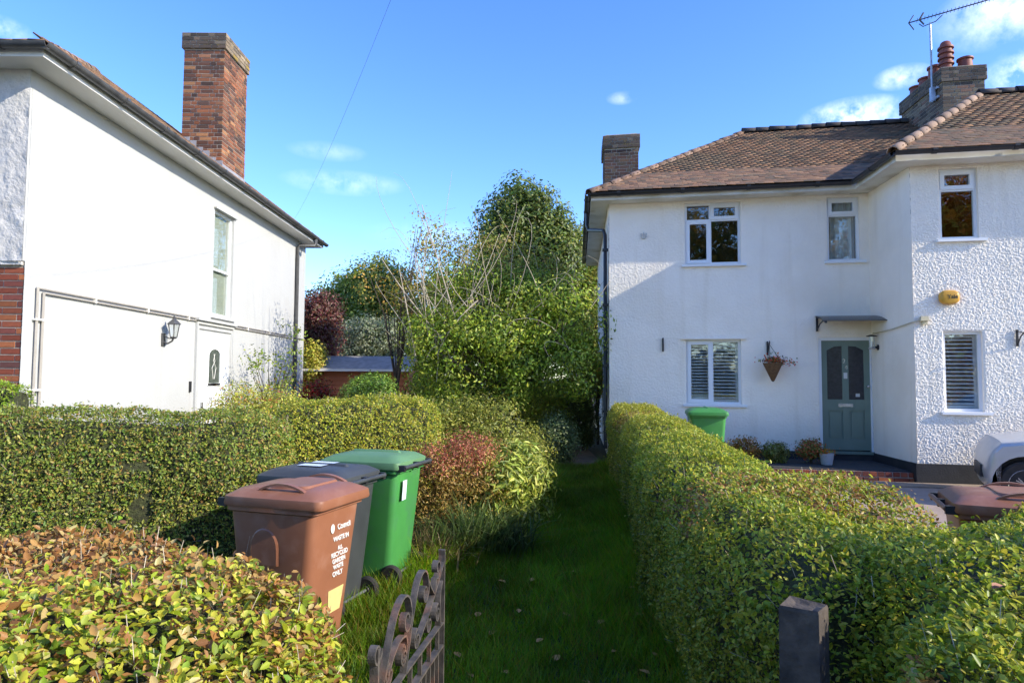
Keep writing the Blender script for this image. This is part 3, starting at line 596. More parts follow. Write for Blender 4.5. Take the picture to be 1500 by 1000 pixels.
cyl(LB, (.11, 0, lz-.095), 2, [(.048, 0), (.048, .19)], 'glass', M['lamp_glass'], lm); cyl(LB, (.11, 0, lz+.095), 2, [(.09, 0), (.085, .012), (.04, .028), (.01, .032)], 'cap', M['black'], lm); cyl(LB, (.11, 0, lz-.09), 2, [(.016, 0), (.016, .1)], 'bulb', M['print'], lm)
q = MB(LB)
for a in range(4): q.tube([(.11+.052*math.cos(a*PI/2+.6), .052*math.sin(a*PI/2+.6), lz-.1), (.11+.052*math.cos(a*PI/2+.6), .052*math.sin(a*PI/2+.6), lz+.1)], .004, 5)
q.build('cage', M['steel'], lm)
au, az = hit(1388, 436, -BP)
al = thing('alarm_box', 'yellow oval burglar alarm box on the roughcast wing wall', 'alarm', PR(au, -BP, az))
q = MB(WB(-BP)); n = 28
def oval(rx, rz_, y): return [(au+rx*math.copysign(abs(math.cos(a))**.8, math.cos(a)), y, az+rz_*math.copysign(abs(math.sin(a))**.8, math.sin(a))) for a in np.arange(n)*2*PI/n]
q.loft([oval(.14, .105, .018), oval(.148, .115, .04), oval(.145, .112, .075), oval(.125, .095, .100), oval(.10, .07, .106)]); q.build('cover', M['yellow'], al, smooth=True)
q = MB(WB(-BP)); q.loft([oval(.135, .10, .005), oval(.137, .10, .03)]); q.build('back_plate', M['black'], al)
wall_text('Yale', .085, au+.03, -BP, az+.004, .1085, M['darktxt'], al, .0015)
ju, jz = hit(1351, 469, -BP); jb = thing('junction_box', 'small cream junction box with cable on the wing corner', 'junction box', PR(ju, -BP, jz))
q = MB(WB(-BP)); q.box(ju-.055, ju+.065, .012, .10, jz-.015, jz+.06, ta=.01, tb=.01).box(ju-.02, ju+.05, .012, .07, jz-.07, jz-.015); q.build('case', M['cream'], jb)
q = MB(); q.tube([PR(ju-.05, -BP, jz)+NF*.05, PR(BW-.03, -BP-.02, jz-.03), PR(BW-.03, -.9, jz-.09), PR(BW-.03, -.12, jz-.12), PR(cu1-.02, -.05, cz0-.05)], .010, 6); q.build('cable', M['cream'], jb)
def hook(x, y, v, nm, lab):
    u, z = hit(x, y, v); o = thing(nm, lab, 'bracket', PR(u, v, z), group=None); q = MB(WB(v)); q.box(u-.016, u+.016, .012, .03, z-.13, z+.13); q.tube([(u, .03, z-.10), (u, .12, z+.02), (u, .22, z+.07), (u, .245, z+.10), (u, .225, z+.12)], .010, 6); q.tube([(u, .03, z+.10), (u, .12, z+.09), (u, .20, z+.06)], .009, 6); q.build('iron_arm', M['black'], o); return u, z
hook(971, 505, 0, 'basket_bracket', 'empty black basket bracket between downpipe and shuttered window')
hook(1489, 495, -BP, 'basket_bracket', 'empty black basket bracket right of the shuttered wing window')
bu, bz = hook(1124, 510, 0, 'basket_bracket', 'black bracket holding the hanging basket beside the front door')
hb = thing('hanging_basket', 'cone shaped wicker hanging basket with red and orange trailing flowers', 'hanging basket', PR(bu+.04, -.22, bz-.5))
pc = PR(bu+.05, 0, 0) + NF*.225; q = MB(); q.lathe([(.012, bz-.62), (.03, bz-.60), (.165, bz-.30), (.17, bz-.28), (.15, bz-.285)], pc, 2, 18); q.build('basket', M['wicker'], hb, smooth=True)
q = MB(); tp = pc + RZ*(bz+.06) - RU*.05
for a in (.3, 2.4, 4.5): q.tube([tp, pc + RZ*(bz-.29) + .16*(math.cos(a)*RU+math.sin(a)*NF)], .004, 4)
q.build('chain', M['black'], hb)
n = 420; t = rng.random(n); pos = pc + RZ*(bz-.27) + np.outer(rng.normal(0, .09, n), RU) + np.outer(rng.normal(0, .07, n), NF) + np.outer(np.abs(rng.normal(0, .06, n)), RZ); m_ = t > .5
pos[m_] += np.outer(rng.random(m_.sum())*.30, RU) - np.outer(rng.random(m_.sum())*.06, RZ)
cc = np.where((rng.random(n) < .42)[:, None], pick([(.38, .05, .02), (.30, .08, .02), (.28, .03, .03)], n), pick([(.06, .10, .03), (.10, .12, .05), (.05, .03, .04)], n))
put('flowers', leaf_mesh('flowers', pos, rng.normal(size=(n, 3)), rng.normal(size=(n, 3)), rng.uniform(.03, .055, n), .6, cc, M['leaf']), hb)['kind'] = 'stuff'
mu, mz = hit(943, 345); q = MB(WB(0)); q.tube([(mu-.05, .02, mz+.04), (mu-.05, .02, mz-.03), (mu-.02, .02, mz-.06), (mu+.02, .02, mz-.06), (mu+.05, .02, mz-.03), (mu+.05, .02, mz+.04)], .012, 6); q.tube([(mu, .02, mz-.05), (mu, .02, mz+.06)], .010, 6)
tag(q.build('wall_hook', M['greyrender']), 'small painted hook on the wall beside the upstairs window', 'hook')
# porch, drive -----------------------------------------------------
po = thing('porch_step', 'low porch step edged with red bricks before the green door', 'step', PR(3.9, -.8, DB))
pu0, pu1 = 2.6, BW-.035; pvf = -1.50
MB(RB).box(pu0+.02, pu1, pvf+.12, -.035, DB-.05, .425).build('platform', M['porch'], po)
for crs, zz in ((0, DB+.005), (1, DB+.09)):
    wdt = .225 if crs == 0 else .112
    bricks(po, PR(pu0, pvf+.02*crs, 0), RU, NF, pu1-pu0, zz, zz+.08, PALW, [.3, .25, .2, .1, .15], course=.082, lens=(wdt, wdt), proud=.0)
MB(RB).box(pu0+.003, pu1, pvf+.03, pvf+.12, DB-.05, .405).build('step_core', M['mortar'], po)
V = [(3.0, 6.6), (14, 4.6), (14, 9.6), (9.4, 9.9), (4.0, 12.2), (2.55, 12.6)]
q = MB(); i = q.pts([(x, y, float(gz(x, y))+.006) for x, y in V]); q.face(range(i, i+len(V))); 
xs_ = np.linspace(2.6, 14, 30)
o = sheet('driveway', 2.6, 14, 4.2, 12.8, .006, M['drive'], n=(20, 40))
sl_ = MB(RB)
pv = thing('paving_edge', 'row of pale paving slabs along the porch step and wing', 'paving', PR(5, -1.9, DB))
for k_ in range(9): a = 2.9+k_*.46; MB(RB).box(a, a+.45, pvf-.52, pvf-.05 if a+.45 < BW-.03 else -BP-.05, DB+.003, DB+.028).build('slab', M['slab'], pv)
s_p = at(850, 684, 12.0); q = MB().box(s_p[0]-.34, s_p[0]+.35, 11.75, 12.25, .20, .285); tag(q.build('stepping_slab', M['slab']), 'worn stone slab set across the grass path', 'paving slab')
# ---------------------------------------------------------------- left house
LX = -5.43; LY0 = 7.37; LY1 = 17.35; LWT = 5.30
lh = thing('white_house', 'white painted house with tall red brick chimney and arched-light side door', 'house', (LX-3, 12.5, .2))
AX = np.array([1., 0, 0]); AY = np.array([0, 1., 0])
SB = (np.array([LX, 0, 0]), AY, -AX, RZ)     # side wall: a=y, b inward
def yat(x): return (LX)*FPX/(x-750)
wy0, wy1 = 12.02, 12.86; ww = (wy0, wy1, 2.97, 4.92)
dy0, dy1 = 11.55, 12.75; dz1 = 2.62; dd_ = (dy0, dy1, .25, dz1)
rough_wall('wall', np.array([LX, 0, 0]), AY, AX, LY0, LY1, .1, LWT, [ww], M['white'], lh, .06, .003, 9)
rough_wall('wall', np.array([LX, LY0-.035, 0]), -AX, -AY, 0, 8, 3.13, LWT, [], M['greyrender'], lh, .025, .012, 14)
MB().box(LX-8, LX-.02, LY0-.03, LY0+.1, 3.09, 3.135).build('bell_cast', M['greyrender'], lh)
MB().box(LX-.2, LX-.002, LY0-.034, LY0+.05, 3.135, LWT).build('corner_render', M['white'], lh)
fw = MB().box(LX-8, LX-.004, LY0+.012, LY0+.2, .1, 3.1).box(LX-8, LX-7.9, LY0, LY1, .1, LWT).box(LX-8, LX-.01, LY1-.1, LY1, .1, LWT).box(LX-7.9, LX-.15, LY0+.2, LY1-.1, LWT-.06, LWT-.01).build('front_wall', M['mortar'], lh)
bricks(fw, np.array([LX-.9, LY0+.012, 0]), AX, -AY, .895, .6, 3.09, PALW, [.3, .25, .2, .1, .15])
lw = window(lh, 0, ww, [(0, 1, 0, .44, 0, 0), (0, 1, .44, 1, 0, 0)], basis=SB, fr=.05, deep=.05)
MB(SB).box(wy0+.05, wy1-.05, .118, .124, ww[2]+.05, ww[3]-.05).build('blind', M['blind'], lw); MB(SB).box(wy0+.05, wy0+.42, .112, .117, ww[2]+.05, ww[2]+.72).box(wy0+.05, wy0+.42, .112, .117, ww[2]+.95, ww[3]-.30).build('lining', M['curtain'], lw)
q = MB(SB); q.box(wy0-.05, wy1+.05, -.05, .0, ww[3]+.003, ww[3]+.03); q.build('window_drip', M['white'], lh)
# side door: panelled slab with a leaded arched light, set in a stepped surround
q = MB(SB)
for k_, (ex_, zz) in enumerate(((.16, .20), (.11, .12), (.06, .05))): q.box(dy0-ex_, dy0-ex_+.05, -.02-.012*(2-k_), .0, .25, dz1+zz-.05); q.box(dy1+ex_-.05, dy1+ex_, -.02-.012*(2-k_), .0, .25, dz1+zz-.05); q.box(dy0-ex_, dy1+ex_, -.02-.012*(2-k_), .0, dz1+zz-.05, dz1+zz)
q.box(dy0-.2, dy1+.2, -.09, .0, dz1+.21, dz1+.25); q.build('door_surround', M['white'], lh)
q = MB(SB); q.box(dy0, dy1, -.018, -.003, .25, dz1).box(dy0+.18, dy1-.18, -.03, -.018, .45, 1.55); sd_ = q.build('side_door', M['upvc'], lh)
gy0, gy1, gz0, gz1 = 11.86, 12.36, 1.72, 2.38
arc = [(gy0, gz0), (gy1, gz0)] + [((gy0+gy1)/2 + (gy1-gy0)/2*math.cos(a), gz1-.14+.14*math.sin(a)) for a in np.linspace(0, PI, 10)]
q = MB(SB); q.loft([[(a, -.024, z) for a, z in arc], [(a, -.018, z) for a, z in arc]]); gl_ = q.build('door_light', M['leadglass'], sd_)
P = [(a, z) for a, z in arc]+[arc[0], arc[1]]; q = MB((np.array([LX+.028, 0, 0]), AY, -AX, RZ)); q.strap(P, .02, .05); q.build('light_frame', M['upvc'], gl_)
q = MB(SB)
for s_1 in (-1, 1): q.tube([((gy0+gy1)/2+s_1*.02, -.026, gz0+.1), ((gy0+gy1)/2+s_1*.08, -.026, gz0+.3), ((gy0+gy1)/2-s_1*.03, -.026, gz0+.42), ((gy0+gy1)/2+s_1*.02, -.026, gz0+.55)], .006, 4)
q.build('leading', M['print'], gl_)
MB(SB).box(dy0+.05, dy0+.09, -.07, -.018, 1.28, 1.42).build('door_handle', M['brass'], sd_)
mw = Matrix.Translation(Vector((LX+.032, 12.0, 1.42))) @ Matrix(((0, 0, 1, 0), (1, 0, 0, 0), (0, 1, 0, 0), (0, 0, 0, 1)))
text_obj('75', .16, M['darktxt'], sd_, mw, False)
MB(SB).box(dy0-.32, dy0-.27, -.03, -.002, 1.6, 1.78).build('meter_tag', M['black'], lh)
# eaves of the left house
LO = .34; LEZ = 5.44
MB().box(LX, LX+LO, LY0-LO, LY1+LO, LWT, LWT+.02).box(LX-8, LX, LY0-LO, LY0-.03, LWT, LWT+.02).box(LX-8, LX, LY1-.02, LY1+LO, LWT, LWT+.02).build('soffit', M['whitesoffit'], lh)
MB().box(LX+LO, LX+LO+.02, LY0-LO-.02, LY1+LO+.02, LWT-.005, LEZ-.02).box(LX-8, LX+LO, LY0-LO-.02, LY0-LO, LWT-.005, LEZ-.02).build('fascia', M['whitesoffit'], lh)
lgo = LO+.085
gutter([(LX+lgo, LY0-lgo-.03, LEZ-.03), (LX+lgo, LY1+lgo, LEZ-.03)], lh, M['gutgrey'], .062); gutter([(LX-8, LY0-lgo, LEZ-.03), (LX+lgo+.03, LY0-lgo, LEZ-.03)], lh, M['gutgrey'], .062)
q = MB(); py = 16.55; q.tube([(LX+lgo, py+.25, LEZ-.09), (LX+lgo, py+.25, LEZ-.20), (LX+lgo-.03, py+.22, LEZ-.25), (LX+.08, py, LEZ-.30), (LX+.055, py, LEZ-.36), (LX+.055, py, .3)], .045, 8); q.build('downpipe', M['gutgrey'], lh, smooth=True)
q = MB()
for zz, r_ in ((2.86, .013), (2.815, .013)): q.tube([(LX+.03, 7.55 if zz > 2.85 else 7.65, zz-.0), (LX+.03, 16.4, zz)], r_, 6)
q.tube([(LX+.03, 7.55, 2.87), (LX+.03, 7.55, .3)], .015, 6); q.tube([(LX+.03, 7.65, 2.82), (LX+.03, 7.65, .3)], .015, 6); q.tube([(LX+.03, 16.7, 2.84), (LX+.03, 17.3, 2.84)], .015, 6)
wp = q.build('waste_pipe', M['pipe'], lh, smooth=True)
for y in np.arange(8.6, 16.3, 1.25): MB().box(LX+.002, LX+.046, y-.012, y+.012, 2.80, 2.876).build('pipe_clip', M['whitesoffit'], wp)
for z in (2.5, 1.7): MB().box(LX+.002, LX+.05, 7.51, 7.69, z-.010, z+.010).build('pipe_clip', M['whitesoffit'], wp)
ll = thing('wall_lantern', 'black coach lantern on the white side wall below the pipes', 'lantern', (LX, 10.35, 2.4)); ly, lz2 = 10.35, 2.57
LB2 = (np.array([LX, ly, 0]), AX, AY, RZ)
q = MB(LB2); q.box(.003, .02, -.05, .05, lz2-.24, lz2-.04); q.build('back_plate', M['gutgrey'], ll)
q = MB(LB2); q.tube([(.02, 0, lz2-.18), (.08, 0, lz2-.2), (.15, 0, lz2-.16), (.17, 0, lz2-.10)], .014, 6); q.tube([(.02, 0, lz2-.08), (.10, 0, lz2-.12), (.17, 0, lz2-.12)], .009, 6); q.build('arm', M['gutgrey'], ll)
def sq(r, z): return [(.17+r*math.cos(a), r*math.sin(a), z) for a in np.arange(6)*PI/3]
q = MB(LB2); q.loft([sq(.05, lz2-.10), sq(.085, lz2+.10)]); q.build('glass', M['lamp_glass'], ll)
q = MB(LB2); q.loft([sq(.115, lz2+.10), sq(.10, lz2+.115), sq(.03, lz2+.18), sq(.018, lz2+.19), sq(.02, lz2+.215), sq(.006, lz2+.235)]); q.build('cap', M['gutgrey'], ll)
q = MB(LB2); q.loft([sq(.03, lz2-.125), sq(.06, lz2-.105), sq(.055, lz2-.095)])
for a, b in zip(sq(.053, lz2-.10), sq(.088, lz2+.10)): q.tube([a, b], .006, 4)
q.build('frame', M['gutgrey'], ll)
# roof of the left house
LS = .76; LRS = 2.6; LFS = .40; LFD = LRS*LS/LFS
q = MB(); e2 = LO+.03
i = q.pts([(LX+e2, LY0-e2, LEZ), (LX+e2, LY1+e2, LEZ), (LX-8-e2, LY1+e2, LEZ), (LX-8-e2, LY0-e2, LEZ), (LX+e2-LRS, LY0-e2+LFD, LEZ+LRS*LS), (LX+e2-LRS, LY1+e2-LRS, LEZ+LRS*LS)])
for fc in ((0, 1, 5, 4), (0, 4, 3), (3, 4, 5, 2), (1, 2, 5), (0, 3, 2, 1)): q.face([i+j for j in fc])
lroof = q.build('roof', M['roofbase'], lh)
SL = -AX + RZ*LS; kl = np.linalg.norm(SL); SL /= kl
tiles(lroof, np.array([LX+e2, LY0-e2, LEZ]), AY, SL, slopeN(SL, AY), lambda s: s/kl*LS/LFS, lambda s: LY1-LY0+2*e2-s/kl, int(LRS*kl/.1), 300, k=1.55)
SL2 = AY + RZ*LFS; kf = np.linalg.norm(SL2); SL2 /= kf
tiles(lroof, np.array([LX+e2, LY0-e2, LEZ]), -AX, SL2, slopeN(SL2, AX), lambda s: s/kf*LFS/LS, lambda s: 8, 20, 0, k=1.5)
ridge(lroof, (LX+e2-.2, LY0-e2+.2*LS/LFS, LEZ+.2*LS-.03), (LX+e2-LRS, LY0-e2+LFD, LEZ+LRS*LS), 'tileo', .10, name='hip_tile', pal=((.30, .2, .15), (.25, .16, .11), (.2, .15, .11)))
CX0, CX1, CY0, CY1 = LX-.745, LX+.005, 12.2, 13.25
rz_at = lambda x: LEZ + (LX+e2-x)*LS
lc = chimney(lh, np.array([CX0, CY0, 0]), AX, AY, CX1-CX0, CY1-CY0, 5.5, 8.29, PALR, [.22, .22, .2, .1, .14, .12], 'fr', 4, minz=lambda a: rz_at(CX0+a)-.05, minzs=lambda a: rz_at(CX1)-.05)
q = MB()
for k_ in range(6):
    x = CX0+.02+k_*.125; z = rz_at(x+.125); q.box(x, x+.135, CY0-.016, CY0-.008, z-.14, z+.13+.03*(k_ % 2))
q.box(CX1+.008, CX1+.02, CY0, CY1, rz_at(CX1)-.12, rz_at(CX1)+.10); i = q.pts([(CX0, CY0-.13, rz_at(CX0)+.035), (CX1+.03, CY0-.13, rz_at(CX1+.03)+.035), (CX1+.03, CY0-.012, rz_at(CX1+.03)+.045), (CX0, CY0-.012, rz_at(CX0)+.045)]); q.face([i, i+1, i+2, i+3])
q.box(CX1+.01, CX1+.15, CY0-.1, CY1+.1, rz_at(CX1+.15)-.0, rz_at(CX1+.15)+.05); q.build('lead_flashing', M['lead'], lc)
# telephone wire
pA, pB = at(596, -60, 5.5), np.array([LX+.4, 15.2, 5.5]); tt = np.linspace(0, 1, 24)[:, None]; q = MB(); q.tube(pA*(1-tt)+pB*tt - RZ*(4*tt*(1-tt)*.18), .0016, 5)
tag(q.build('telephone_wire', M['alu']), 'thin telephone wire running down to the white house eaves', 'wire')
# ================================================================ foreground objects
def ground_z(x, y): return float(gz(x, y))
# ---- wheelie bins (local x: front +, back/hinge/wheels -)
def wheel(parent, y, sgn):
    q = MB(); q.lathe([(.045, -.026), (.085, -.028), (.098, -.016), (.10, 0), (.098, .016), (.085, .028), (.045, .026)], (-.255, y, .10), 1, 24); wh = q.build('wheel', M['rubber'], parent, True, True)
    q = MB(); q.lathe([(.004, -.022), (.03, -.030), (.036, -.020), (.060, -.018), (.066, -.024), (.066, .024), (.060, .018), (.036, .020), (.03, .030), (.004, .022)], (-.255, y, .10), 1, 18); q.build('hub', M['hub'], wh, True, True)
def make_bin(name, label, loc, rz, mb, ml, group, handles=False, dirt=False):
    t = thing(name, label, 'wheelie bin', loc, rz, group); t.scale = (1.03, 1.03, 1.06)
    q = MB(); q.loft([rr(-.20, .235, -.205, .205, .045, .05), rr(-.225, .25, -.22, .22, .06, .06), rr(-.275, .305, -.255, .255, .60, .06), rr(-.30, .335, -.275, .275, .90, .055), rr(-.30, .335, -.275, .275, .915, .055), rr(-.325, .36, -.292, .292, .925, .05), rr(-.325, .36, -.292, .292, .965, .05)]); q.build('body', mb, t, True, True)
    q = MB(); q.loft([rr(-.335, .405, -.308, .308, .955, .05), rr(-.34, .41, -.312, .312, .968, .05), rr(-.335, .405, -.308, .308, 1.012, .055), rr(-.31, .375, -.283, .283, 1.03, .07), rr(-.28, .33, -.245, .245, 1.052, .08), rr(-.20, .24, -.16, .16, 1.066, .08), rr(-.08, .1, -.06, .06, 1.07, .03)]); lid = q.build('lid', ml, t, True, True)
    if handles:
        for s in (-1, 1):
            n = 14; xs = np.linspace(-.12, .27, n); zz = 1.03 + .062*np.sin(np.linspace(0, PI, n))**.7; q = MB(); y0, y1 = s*.235-.016, s*.235+.016
            q.loft([[(x, y0, z-.008), (x, y1, z-.008), (x, y1, z+.006), (x, y0, z+.006)] for x, z in zip(xs, zz)]); q.build('lid_handle', ml, lid, True, True)
        q = MB(); q.loft([rr(-.09, .24, -.205, .205, 1.045, .05), rr(-.07, .22, -.19, .19, 1.078, .06)]); q.build('lid_panel', ml, lid, True, True)
    else:
        q = MB()
        q.loft([rr(-.22, .25, -.03, .03, 1.058, .025), rr(-.20, .23, -.012, .012, 1.082, .01)]); q.build('lid_rib', ml, lid, True, True)
    q = MB(); q.tube([(-.375, -.28, .975), (-.375, .28, .975)], .016, 10); q.build('handle_bar', mb if handles else M['grey'], t, True, True)
    for y in (-.27, 0, .27): MB().box(-.38, -.315, y-.018, y+.018, .945, .995).build('hinge', M['blackp'], t, True)
    MB().tube([(-.255, -.27, .10), (-.255, .27, .10)], .011, 8).build('axle', M['steel'], t, True)
    wheel(t, -.245, -1); wheel(t, .245, 1)
    return t, lid
RF = math.radians(-18)
b1, _ = make_bin('wheelie_bin', 'brown wheelie bin with white printed words, closest to the iron gate', (-1.50, 4.68, ground_z(0, 4.68)), RF, M['brown'], M['brown'], 'wheelie bins beside the grass path', handles=True)
def side_text(parent, body, size, x, y, z, m, bold=0):   # on the front face (+x), sloping outwards
    mw = Matrix.Translation(Vector((x, y, z))) @ Matrix(((0, -.09, 1, 0), (1, 0, 0, 0), (0, 1, .09, 0), (0, 0, 0, 1)))
    return text_obj(body, size, m, parent, mw, True, bold=bold)
def fx(z): return float(np.interp(z, [.06, .60, .90], [.2505, .3055, .3355]))+.0018
for body, size, z, y in (('Council', .050, .800, .09), ('WASTE IN', .040, .725, .07), ('ALL', .034, .660, .07), ('RECYCLED', .040, .622, .07), ('GARDEN', .038, .580, .07), ('WASTE', .036, .540, .07), ('ONLY', .044, .495, .07)):
    side_text(b1, body, size, fx(z), y, z, M['print'], .0016)
q = MB(); q.loft([[(fx(.80)+.0005+dx, -.045+.022*math.cos(a), .80+.03*math.sin(a)) for a in np.arange(10)*2*PI/10] for dx in (0, .001)]); q.build('emblem', M['print'], b1, True)
q = MB(); i = q.pts([(fx(.25)+.001, 0.0, .25), (fx(.25)+.001, .14, .25), (fx(.40)+.001, .16, .40), (fx(.40)+.001, -.02, .40)]); q.face([i, i+1, i+2, i+3]); q.build('sticker', M['yprint'], b1, True)
q = MB(); P = [(-.10, -.2785), (-.10, -.2805)]
arch = [(-.03+.11*math.cos(a), .70+.13*math.sin(a)) for a in np.linspace(PI, 0, 12)]
q.loft([[(x, -.262-.02*(z-.6), z) for x, z in arch] + [(.08, -.262, .60), (-.14, -.262, .60)], [(x*1.0, -.270-.02*(z-.6), z) for x, z in [(-.03+.095*math.cos(a), .70+.115*math.sin(a)) for a in np.linspace(PI, 0, 12)]] + [(.065, -.268, .60), (-.125, -.268, .60)]]); q.build('grip_recess', M['brown'], b1, True)
b2, lid2 = make_bin('wheelie_bin', 'dark grey wheelie bin between the brown and the green bin', (-1.50, 5.40, ground_z(0, 5.40)), RF+PI, M['grey'], M['grey'], 'wheelie bins beside the grass path')
q = MB(); i = q.pts([(-.05, -.14, 1.0755), (.16, -.14, 1.0755), (.16, .13, 1.0755), (-.05, .13, 1.0755)]); q.face([i, i+1, i+2, i+3]); q.build('sticker', M['sticker'], lid2, True)
b3, _ = make_bin('wheelie_bin', 'green wheelie bin with pale green lid in front of the spirea shrub', (-1.20, 6.06, ground_z(0, 6.06)), RF+PI+.05, M['green'], M['greenlid'], 'wheelie bins beside the grass path')
q = MB(); i = q.pts([(-.312, .10, .70), (-.312, .18, .70), (-.322, .18, .86), (-.322, .10, .86)]); q.face([i, i+1, i+2, i+3]); q.build('sticker', M['sticker'], b3, True)
make_bin('wheelie_bin', 'brown wheelie bin on the driveway with only its lid above the hedge', (3.30, 4.50, .003), RF-.1, M['brown'], M['brown'], None, handles=True)
p4 = at(1036, 640, 11.3)
make_bin('wheelie_bin', 'green wheelie bin under the shuttered window of the house', (p4[0]-.02, 11.3, .26), math.radians(-100), M['green'], M['green'], None)
# ---- iron gate
G0 = np.array([-.45, 2.27, 0]); G1 = np.array([-.315, 3.10, 0]); gd = (G1-G0)/np.linalg.norm(G1-G0); GL = float(np.linalg.norm(G1-G0)); gn = np.array([gd[1], -gd[0], 0])
GB = (G0, gd, gn, RZ); gate = thing('iron_gate', 'rusty black wrought iron garden gate standing open over the grass', 'gate', (G0+G1)/2)
def gpart(name, P, wd=.026, th=.008):
    q = MB(GB); q.strap(P, wd, th); return q.build(name, M['iron'], gate)
def spiral(cx, cz, r0, a0, turns, n=22, sh=.25):
    a = a0 + np.linspace(0, turns*2*PI, n); r = r0*np.linspace(1, sh, n); return [(cx+q*math.cos(t), cz+q*math.sin(t)) for q, t in zip(r, a)]
def bez(p0, p1, p2, p3, n=16):
    t = np.linspace(0, 1, n)[:, None]; p = [np.array(v, float) for v in (p0, p1, p2, p3)]; return (p[0]*(1-t)**3+3*p[1]*t*(1-t)**2+3*p[2]*t*t*(1-t)+p[3]*t**3).tolist()
gpart('stile', [(0, .0), (0, .97)], .03, .012); gpart('stile', [(GL, .06), (GL, 1.02), (GL+.004, 1.06), (GL, 1.085)], .03, .012)
gpart('rail', [(0, .10), (GL, .10)], .03, .010); gpart('rail', [(0, .66), (GL, .66)], .03, .010); gpart('rail', [(0, .76), (GL, .76)], .026, .008)
for k_ in range(1, 13): gpart('bar', [(GL*k_/13, .10), (GL*k_/13, .66 if k_ % 2 else .76)], .016, .012)
gpart('scroll', spiral(.0, .955, .042, 0, -1.2)[::-1] + [(-.002, .90)])
gpart('scroll', [(.03, .76), (.08, .86), (.16, .98)] + bez((.16, .98), (.22, 1.06), (.32, 1.08), (.355, 1.0), 10)[1:] + spiral(.315, .955, .055, .6, -1.1)[1:])
gpart('scroll', [(.30, .76), (.36, .90), (.42, 1.0)] + bez((.42, 1.0), (.47, 1.09), (.56, 1.10), (.585, 1.03), 10)[1:] + spiral(.55, .985, .05, .5, -1.1)[1:])
gpart('scroll', [(.585, 1.03), (.63, .98), (.69, .93)] + spiral(.74, 1.03, .045, -2.2, 1.15)[::1])
gpart('scroll', bez((GL, 1.03), (GL-.05, 1.0), (GL-.13, .94), (GL-.20, .90), 10) + bez((GL-.20, .90), (GL-.26, .86), (GL-.33, .84), (GL-.40, .80), 8)[1:])
for c in (.14, .33, .52, .72, .88): gpart('scroll', spiral(c*GL/.995, .835, .042, PI/2, 1.25) )
gpart('scroll', bez((.06, .76), (.12, .88), (.22, .93), (.30, .90), 12) + spiral(.275, .855, .045, .9, -1.1)[1:]); gpart('scroll', bez((GL-.05, .76), (GL-.06, .86), (GL-.08, .92), (GL-.02, .95), 10))
# ---- weathered wooden post
q = MB(); pc_ = at(1183, 890, 2.34); a_ = math.radians(38)
pb_ = (np.array([pc_[0]+.012, 2.40, 0]), np.array([math.cos(a_), -math.sin(a_), 0]), np.array([math.sin(a_), math.cos(a_), 0]), RZ); q = MB(pb_)
hh = .066; zt = 1.08
ring = lambda z, s, dz=(0, 0, 0, 0): [(-hh*s, -hh*s, z+dz[0]), (0, -hh*s*1.01, z+.5*(dz[0]+dz[1])), (hh*s, -hh*s, z+dz[1]), (hh*s*.99, 0, z+.5*(dz[1]+dz[2])), (hh*s, hh*s, z+dz[2]), (0, hh*s, z+.5*(dz[2]+dz[3])), (-hh*s, hh*s, z+dz[3]), (-hh*s, 0, z+.5*(dz[3]+dz[0]))]
q.loft([ring(0, 1), ring(.6, 1.01), ring(zt-.012, 1.0, (.0, .004, -.004, .002)), ring(zt, .95, (.0, .004, -.005, .002)), ring(zt-.012, .5, (0, 0, 0, 0))])
tag(q.build('gate_post', M['post']), 'weathered square timber gate post with split top in front of hedge', 'post')
